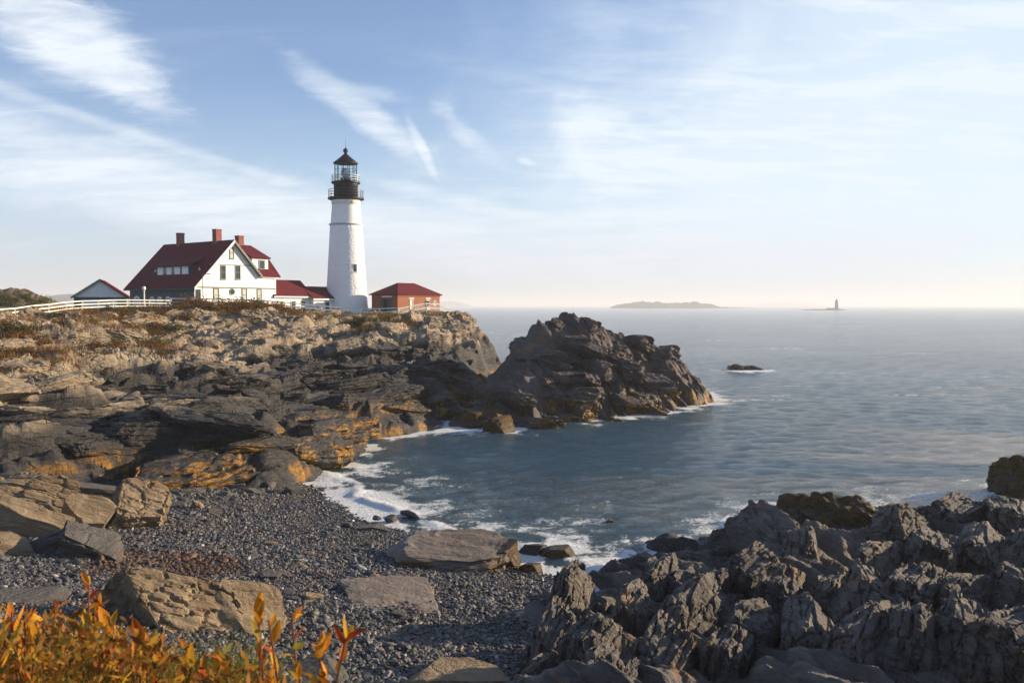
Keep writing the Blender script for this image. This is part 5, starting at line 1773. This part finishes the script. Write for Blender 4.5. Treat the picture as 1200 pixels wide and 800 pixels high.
ng = bpy.data.node_groups.new('pebble_scatter', 'GeometryNodeTree')
ng.interface.new_socket('Geometry', in_out='INPUT', socket_type='NodeSocketGeometry')
ng.interface.new_socket('Geometry', in_out='OUTPUT', socket_type='NodeSocketGeometry')
gi, go = ng.nodes.new('NodeGroupInput'), ng.nodes.new('NodeGroupOutput')
icn = ng.nodes.new('GeometryNodeMeshIcoSphere')
icn.inputs['Radius'].default_value = 1.0
icn.inputs['Subdivisions'].default_value = 3
sp_ = ng.nodes.new('GeometryNodeSetPosition')
ntx = ng.nodes.new('ShaderNodeTexNoise'); ntx.inputs['Scale'].default_value = 1.1; ntx.inputs['Detail'].default_value = 1.0
vm = ng.nodes.new('ShaderNodeVectorMath'); vm.operation = 'SUBTRACT'; vm.inputs[1].default_value = (0.5, 0.5, 0.5)
vs = ng.nodes.new('ShaderNodeVectorMath'); vs.operation = 'SCALE'; vs.inputs['Scale'].default_value = 1.1
ng.links.new(ntx.outputs['Color'], vm.inputs[0]); ng.links.new(vm.outputs[0], vs.inputs[0]); ng.links.new(vs.outputs[0], sp_.inputs['Offset'])
ng.links.new(icn.outputs['Mesh'], sp_.inputs['Geometry'])
ssm = ng.nodes.new('GeometryNodeSetShadeSmooth')
ng.links.new(sp_.outputs[0], ssm.inputs['Geometry'])
sm_ = ng.nodes.new('GeometryNodeSetMaterial'); sm_.inputs['Material'].default_value = M_PEB
ng.links.new(ssm.outputs[0], sm_.inputs['Geometry'])
m2p = ng.nodes.new('GeometryNodeMeshToPoints')
ng.links.new(gi.outputs[0], m2p.inputs['Mesh'])
iop = ng.nodes.new('GeometryNodeInstanceOnPoints')
ng.links.new(m2p.outputs[0], iop.inputs['Points']); ng.links.new(sm_.outputs[0], iop.inputs['Instance'])
for nm, sk in (('rot', 'Rotation'), ('scl', 'Scale')):
    na = ng.nodes.new('GeometryNodeInputNamedAttribute'); na.data_type = 'FLOAT_VECTOR'; na.inputs['Name'].default_value = nm
    if nm == 'rot':
        er = ng.nodes.new('FunctionNodeEulerToRotation')
        ng.links.new(na.outputs[0], er.inputs[0]); ng.links.new(er.outputs[0], iop.inputs[sk])
    else:
        ng.links.new(na.outputs[0], iop.inputs[sk])
ng.links.new(iop.outputs[0], go.inputs[0])
peb = link('pebbles', pm_, M_PEB)
md = peb.modifiers.new('scatter', 'NODES')
md.node_group = ng
tag(peb, 'dark grey rounded pebbles covering the cove beach', 'pebbles', None, 'stuff')

# ------------------------------------------------------------------ far land
def mound(name, pxc, D, w_, dep_, zf, mat, label, cat=None, kind=None, seed=0, nx=140, ny=14):
    x0 = (pxc - 600) / 1000 * D
    xs_, ys_ = np.meshgrid(np.linspace(-w_ / 2, w_ / 2, nx), np.linspace(-dep_ / 2, dep_ / 2, ny))
    zz = zf(xs_ / (w_ / 2), ys_ / (dep_ / 2), xs_, ys_)
    o = link(name, arr_mesh(name, np.stack((xs_, ys_, zz), -1).reshape(-1, 3), grid_faces(ny, nx), False), mat, None, (x0, D, 0))
    tag(o, label, cat, None, kind)
    return o


M_FARW = simple('far_woods', (0.035, 0.045, 0.03), 0.95, 0.4, 0.02)
M_FARR = simple('far_rock', (0.10, 0.09, 0.08), 0.9, 0.3, 0.05)
pr = lambda u, e: np.clip(1 - np.abs(u) ** e, 0, 1)
mound('island', 780, 3300, 430, 120, lambda u, v, x, y: pr(u, 4) ** .6 * pr(v, 2) * (20 + 6 * (1 - u) * .5 + 9 * fbm(x * .035, y * .03, 7, 5) + 4 * fbm(x * .15, y * .1, 9, 3)) - 1.5, M_FARW, 'long low wooded island on the horizon', 'island', None, nx=260)
mound('shoal', 850, 3300, 240, 40, lambda u, v, x, y: pr(u, 2) * pr(v, 2) * (5 + 3 * fbm(x * .05, y * .05, 17, 3)) - 1, M_FARR, 'low rocky spit trailing from the wooded island', 'shoal')
mound('far_hills', 100, 2600, 460, 300, lambda u, v, x, y: pr(u, 3) * pr(v, 2) * (44 + 7 * fbm(x * .02, y * .02, 27, 5)) - 1, M_FARW, 'hazy blue wooded hills beyond the garage', None, 'structure', nx=200)
mound('far_hills', 528, 8000, 420, 200, lambda u, v, x, y: pr(u, 2) * pr(v, 2) * (50 + 8 * fbm(x * .03, y * .02, 37, 4)) - 1, M_FARW, 'faint headland in the haze behind the brick building', None, 'structure')
mound('far_hills', 920, 11000, 1100, 300, lambda u, v, x, y: pr(u, 2) * pr(v, 2) * (52 + 8 * fbm(x * .02, y * .02, 47, 4)) - 1, M_FARW, 'very faint land on the horizon left of the far lighthouse', None, 'structure')
mound('reef', 965, 1900, 130, 30, lambda u, v, x, y: pr(u, 2) * pr(v, 2) * (3.4 + 2.5 * fbm(x * .1, y * .1, 57, 4)) - .8, M_FARR, 'low reef carrying the far lighthouse', 'reef')
q = plan(980, 1900, 2.0)
rl = empty('distant_lighthouse', q)
tag(rl, 'small grey stone lighthouse far out on its reef', 'lighthouse')
M_FARS = simple('grey_granite', (0.16, 0.155, 0.15), 0.9, 0.2, 0.5)
link('tower', pmesh('tower', *lathe_vf([(4.6, -2), (4.4, 0), (3.5, 10), (3.3, 17), (3.9, 17.3), (3.9, 18)], 20)), M_FARS, rl)
link('lantern', pmesh('lantern', *lathe_vf([(2.0, 18), (2.0, 20.4), (2.3, 20.6), (0.3, 22.2), (0.1, 23.2)], 14)), M_BLACK, rl)
link('landing_pier', pmesh('landing_pier', *box_vf(-22, -4, -1.5, 1.5, -2, 2.2)), M_FARR, rl)

# shrubby knoll at the far left
def knoll(u, v, x, y):
    return pr(u, 2.2) ** .8 * pr(v, 2) * (4.6 + 1.3 * fbm(x * .25, y * .25, 67, 4) + .5 * fbm(x * 1.2, y * 1.2, 69, 3)) + 8.2


M_KNOLL = rock_mat('knoll_rock', R(30), (0.12, 0.11, 0.085), (0.18, 0.165, 0.13), (0.03, 0.03, 0.02), WEED, -4, 1, 0, 0, 0.8, grass=(9.0, 0.47))
mound('knoll', 0, 152, 22, 26, knoll, M_KNOLL, 'dark shrub covered rocky knoll beyond the fence at the left edge', None, 'structure', nx=160, ny=60)
for i in range(30):
    px = random.uniform(-60, 62)
    D_ = random.uniform(141, 150)
    q = plan(px, D_, 0)
    z = float(knoll(np.array([(q[0] + 91.2) / 11.0]), np.array([(D_ - 152) / 13.0]), np.array([q[0] + 91.2]), np.array([D_ - 152.0]))[0])
    cp, tm = bush_protos[i % 7]
    e = empty('shrub', (q[0], D_, z - .2), random.uniform(0, 6))
    tag(e, 'dark green shrub on the knoll ' + zone(px, ((-5, 'just at the left edge'), (30, 'on its hump'), (99, 'on its right slope'))), 'shrub', 'shrubs on the knoll')
    s = random.uniform(.8, 1.5)
    link('foliage', cp['g'], None, e, None, None, (s, s, s * .8))
    link('stems', tm, None, e, None, None, (s, s, s * .8))

# ------------------------------------------------------------------ foreground shrubs
M_LEAF = leaf_mat('autumn_leaf', [(0.34, 0.05, 0.010), (0.60, 0.17, 0.012), (0.68, 0.30, 0.02), (0.64, 0.40, 0.03), (0.50, 0.12, 0.012), (0.24, 0.22, 0.03), (0.66, 0.26, 0.015), (0.20, 0.06, 0.012), (0.62, 0.36, 0.025)], 0.45)
M_STEMF = simple('red_stem', (0.16, 0.045, 0.02), 0.7, 0.3)
M_UNDER = leaf_mat('under_leaves', [(0.04, 0.055, 0.010), (0.34, 0.12, 0.012), (0.07, 0.085, 0.012), (0.50, 0.19, 0.015), (0.05, 0.05, 0.012), (0.26, 0.05, 0.01), (0.12, 0.10, 0.015), (0.55, 0.28, 0.03), (0.05, 0.03, 0.012)], 0.4)
M_BLADE = leaf_mat('green_blades', [(0.05, 0.085, 0.012), (0.11, 0.14, 0.02), (0.20, 0.18, 0.03), (0.07, 0.11, 0.015)], 0.4)


def leaf_mesh(k):
    """pointed leaf 1 long, folded along the midrib and curled"""
    r_ = random.Random(k)
    V, F = [], []
    n = 6
    curl = r_.uniform(-.25, .35)
    wd = r_.uniform(.11, .19)
    for i in range(n + 1):
        s = i / n
        w_ = wd * math.sin(math.pi * (s ** .8)) ** .8 if 0 < s < 1 else 0.0
        zc = curl * s * s
        V += [(s, -w_, zc + w_ * .45), (s, 0, zc), (s, w_, zc + w_ * .45)]
    for i in range(n):
        a = i * 3
        F += [(a, a + 3, a + 4, a + 1), (a + 1, a + 4, a + 5, a + 2)]
    me = pmesh('leaf', V, F)
    me.polygons.foreach_set('use_smooth', np.ones(len(F), bool))
    me.materials.append(M_LEAF)
    return me


LEAVES = [leaf_mesh(k) for k in range(6)]


def fg_plant(px, pytop, D, nst, spread, label, lf=(0.06, 0.10), nleaf=11, seed=0, dense=0.0, col=None):
    """one shrub: upright stems with pointed leaves, tops near the given sight line"""
    r_ = random.Random(seed)
    q = on_D(px, pytop, D)
    gz = float(H_top(np.array([q[0]]), np.array([q[1]]))[0])
    e = empty('autumn_shrub', (q[0], q[1], gz))
    tag(e, label, 'shrub')
    H = q[2] - gz
    tv = []
    for s in range(nst):
        bx_, by_ = r_.gauss(0, spread * .35), r_.gauss(0, spread * .3)
        hs = H * (1.0 if s == 0 else r_.uniform(.60, .98))
        tx, ty = bx_ + r_.gauss(0, .06), by_ + r_.gauss(0, .06)
        if s == 0:
            tx, ty = 0, 0
        a, b_ = Vector((bx_, by_, -.05)), Vector((tx, ty, hs))
        mid_ = a.lerp(b_, .5) + Vector((r_.gauss(0, .055), r_.gauss(0, .05), 0))
        tv += [tube_vf(a, mid_, .006, .005, 5), tube_vf(mid_, b_, .005, .003, 5)]
        for k in range(nleaf):
            f_ = (0.42 + 0.58 * (k + r_.random()) / nleaf) if nst > 5 else 1 - 0.42 * r_.random() ** 1.6
            c = (a.lerp(mid_, f_ * 2) if f_ < .5 else mid_.lerp(b_, (f_ - .5) * 2))
            L = r_.uniform(*lf) * (0.75 + .4 * r_.random()) * (1.0 if nst > 5 else 0.74)
            up = r_.uniform(.35, 1.25) if f_ > .8 else r_.uniform(-.1, .9)
            link('leaf', LEAVES[r_.randrange(6)], None, e, c, (r_.gauss(0, .5), -up, r_.uniform(0, 6.28)), (L, L * r_.uniform(.9, 1.4), L))
    link('stems', pmesh('stems', *join_vf(tv)), M_STEMF, e)
    return e


specs = [
    (14, 716, 3.1, 10, .42, 'orange leaved shrub filling the lower left corner'),
    (64, 706, 3.2, 10, .38, 'tall orange and yellow shrub right of the corner one'),
    (104, 684, 3.3, 4, .18, 'thin orange shoot rising above the left shrubs'),
    (128, 722, 3.0, 9, .36, 'bright yellow orange shrub before the pebbles'),
    (176, 745, 2.8, 8, .32, 'orange shrub left of the green grass tuft'),
    (222, 756, 2.7, 7, .28, 'low amber shrub under the large tan boulder'),
    (262, 764, 2.6, 6, .24, 'amber shrub right of the low one under the boulder'),
    (303, 722, 2.3, 5, .14, 'red stemmed twig with drooping orange leaves, tallest on the right'),
    (342, 726, 2.3, 5, .14, 'red orange twig with a forked top'),
    (405, 748, 2.2, 5, .13, 'rightmost red orange twig at the bottom edge'),
    (44, 748, 2.5, 9, .34, 'dense orange shrub in front at the bottom left'),
    (146, 764, 2.4, 8, .30, 'golden shrub in front at the bottom'),
    (-8, 738, 2.7, 8, .30, 'orange shrub cut by the left edge'),
    (372, 762, 2.2, 5, .14, 'short red leaved shoot between the two right twigs'),
]
for i, (px, py, D_, nst, spd, lab) in enumerate(specs):
    fg_plant(px, py, D_, nst, spd, lab, (0.062, 0.105), 10 if nst > 5 else 15, 700 + i)

# undergrowth: small leaves and blades too many to count
r = np.random.default_rng(55)
n = 17000
pxu = r.uniform(-40, 330, n)
Du = r.uniform(2.0, 4.2, n)
topy = 26 * fbm(pxu / 34, Du * 2.2, 777, 3) + np.interp(pxu, [-40, 0, 60, 130, 190, 250, 330], [742, 742, 738, 748, 772, 788, 806]) + r.normal(0, 10, n)
z_top = CAMZ - (topy - 358) / 1000 * Du
xg = (pxu - 600) / 1000 * Du
gz = H_top(xg, Du)
zc = gz + (np.maximum(z_top, gz + .05) - gz) * r.random(n) ** 0.55
c = np.stack((xg, Du, zc), -1)
a = r.normal(0, 1, (n, 3)); a[:, 2] = np.abs(a[:, 2]) + .3; a /= np.linalg.norm(a, axis=1, keepdims=True)
b_ = np.cross(a, r.normal(0, 1, (n, 3))); b_ /= np.linalg.norm(b_, axis=1, keepdims=True)
s = (.006 + .022 * r.random(n) ** 1.8)[:, None]
v = np.stack((c - a * s, c + b_ * s * .34, c + a * s, c - b_ * s * .34), 1).reshape(-1, 3)
o = link('undergrowth', arr_mesh('undergrowth', v, np.arange(n * 4).reshape(-1, 4)), M_UNDER)
tag(o, 'dense small amber and green leaves under the orange shrubs', 'undergrowth', None, 'stuff')
n = 8000
pxu = np.concatenate((r.normal(235, 30, n // 2), r.uniform(-40, 420, n - n // 2)))
Du = r.uniform(2.1, 3.9, n)
xg = (pxu - 600) / 1000 * Du
gz = H_top(xg, Du)
lim = np.interp(pxu, [-40, 130, 200, 250, 290, 330, 420], [752, 760, 752, 755, 772, 795, 812])
hb_ = np.clip((CAMZ - (lim - 358) / 1000 * Du) - gz, .08, .8) * r.uniform(.55, 1.0, n)
ln = r.normal(0, .13, (n, 2))
ang_ = r.uniform(0, 6.28, n)
wd = .0035
p0 = np.stack((xg, Du, gz), -1)
dv = np.stack((np.cos(ang_) * wd, np.sin(ang_) * wd, np.zeros(n)), -1)
p1 = p0 + np.stack((ln[:, 0] * .35, ln[:, 1] * .35, hb_ * .6), -1)
p2 = p0 + np.stack((ln[:, 0] * 1.2, ln[:, 1] * 1.2, hb_), -1)
v = np.stack((p0 - dv, p0 + dv, p1 + dv, p1 - dv, p2), 1).reshape(-1, 3)
base = np.arange(n)[:, None] * 5
f3 = np.concatenate((base + np.array([0, 1, 2]), base + np.array([0, 2, 3]), base + np.array([3, 2, 4])))
o = link('grass_blades', arr_mesh('grass_blades', v, f3), M_BLADE)
tag(o, 'green and straw grass blades among the orange shrubs', 'grass', None, 'stuff')

# ------------------------------------------------------------------ haze
m = bpy.data.materials.new('sea_haze')
m.use_nodes = True
t = NT(m.node_tree)
pv_ = t.n('ShaderNodeVolumePrincipled')
pv_.inputs['Color'].default_value = (0.92, 0.955, 1.0, 1)
pv_.inputs['Density'].default_value = 0.00026
pv_.inputs['Anisotropy'].default_value = 0.1
o_ = t.n('ShaderNodeOutputMaterial')
t.l(pv_.outputs[0], o_.inputs['Volume'])
hzb = link('haze', pmesh('haze', *box_vf(-34000, 34000, -3000, 34000, -6, 75)), m)
tag(hzb, 'thin pale sea haze fading the horizon', 'haze', None, 'stuff')
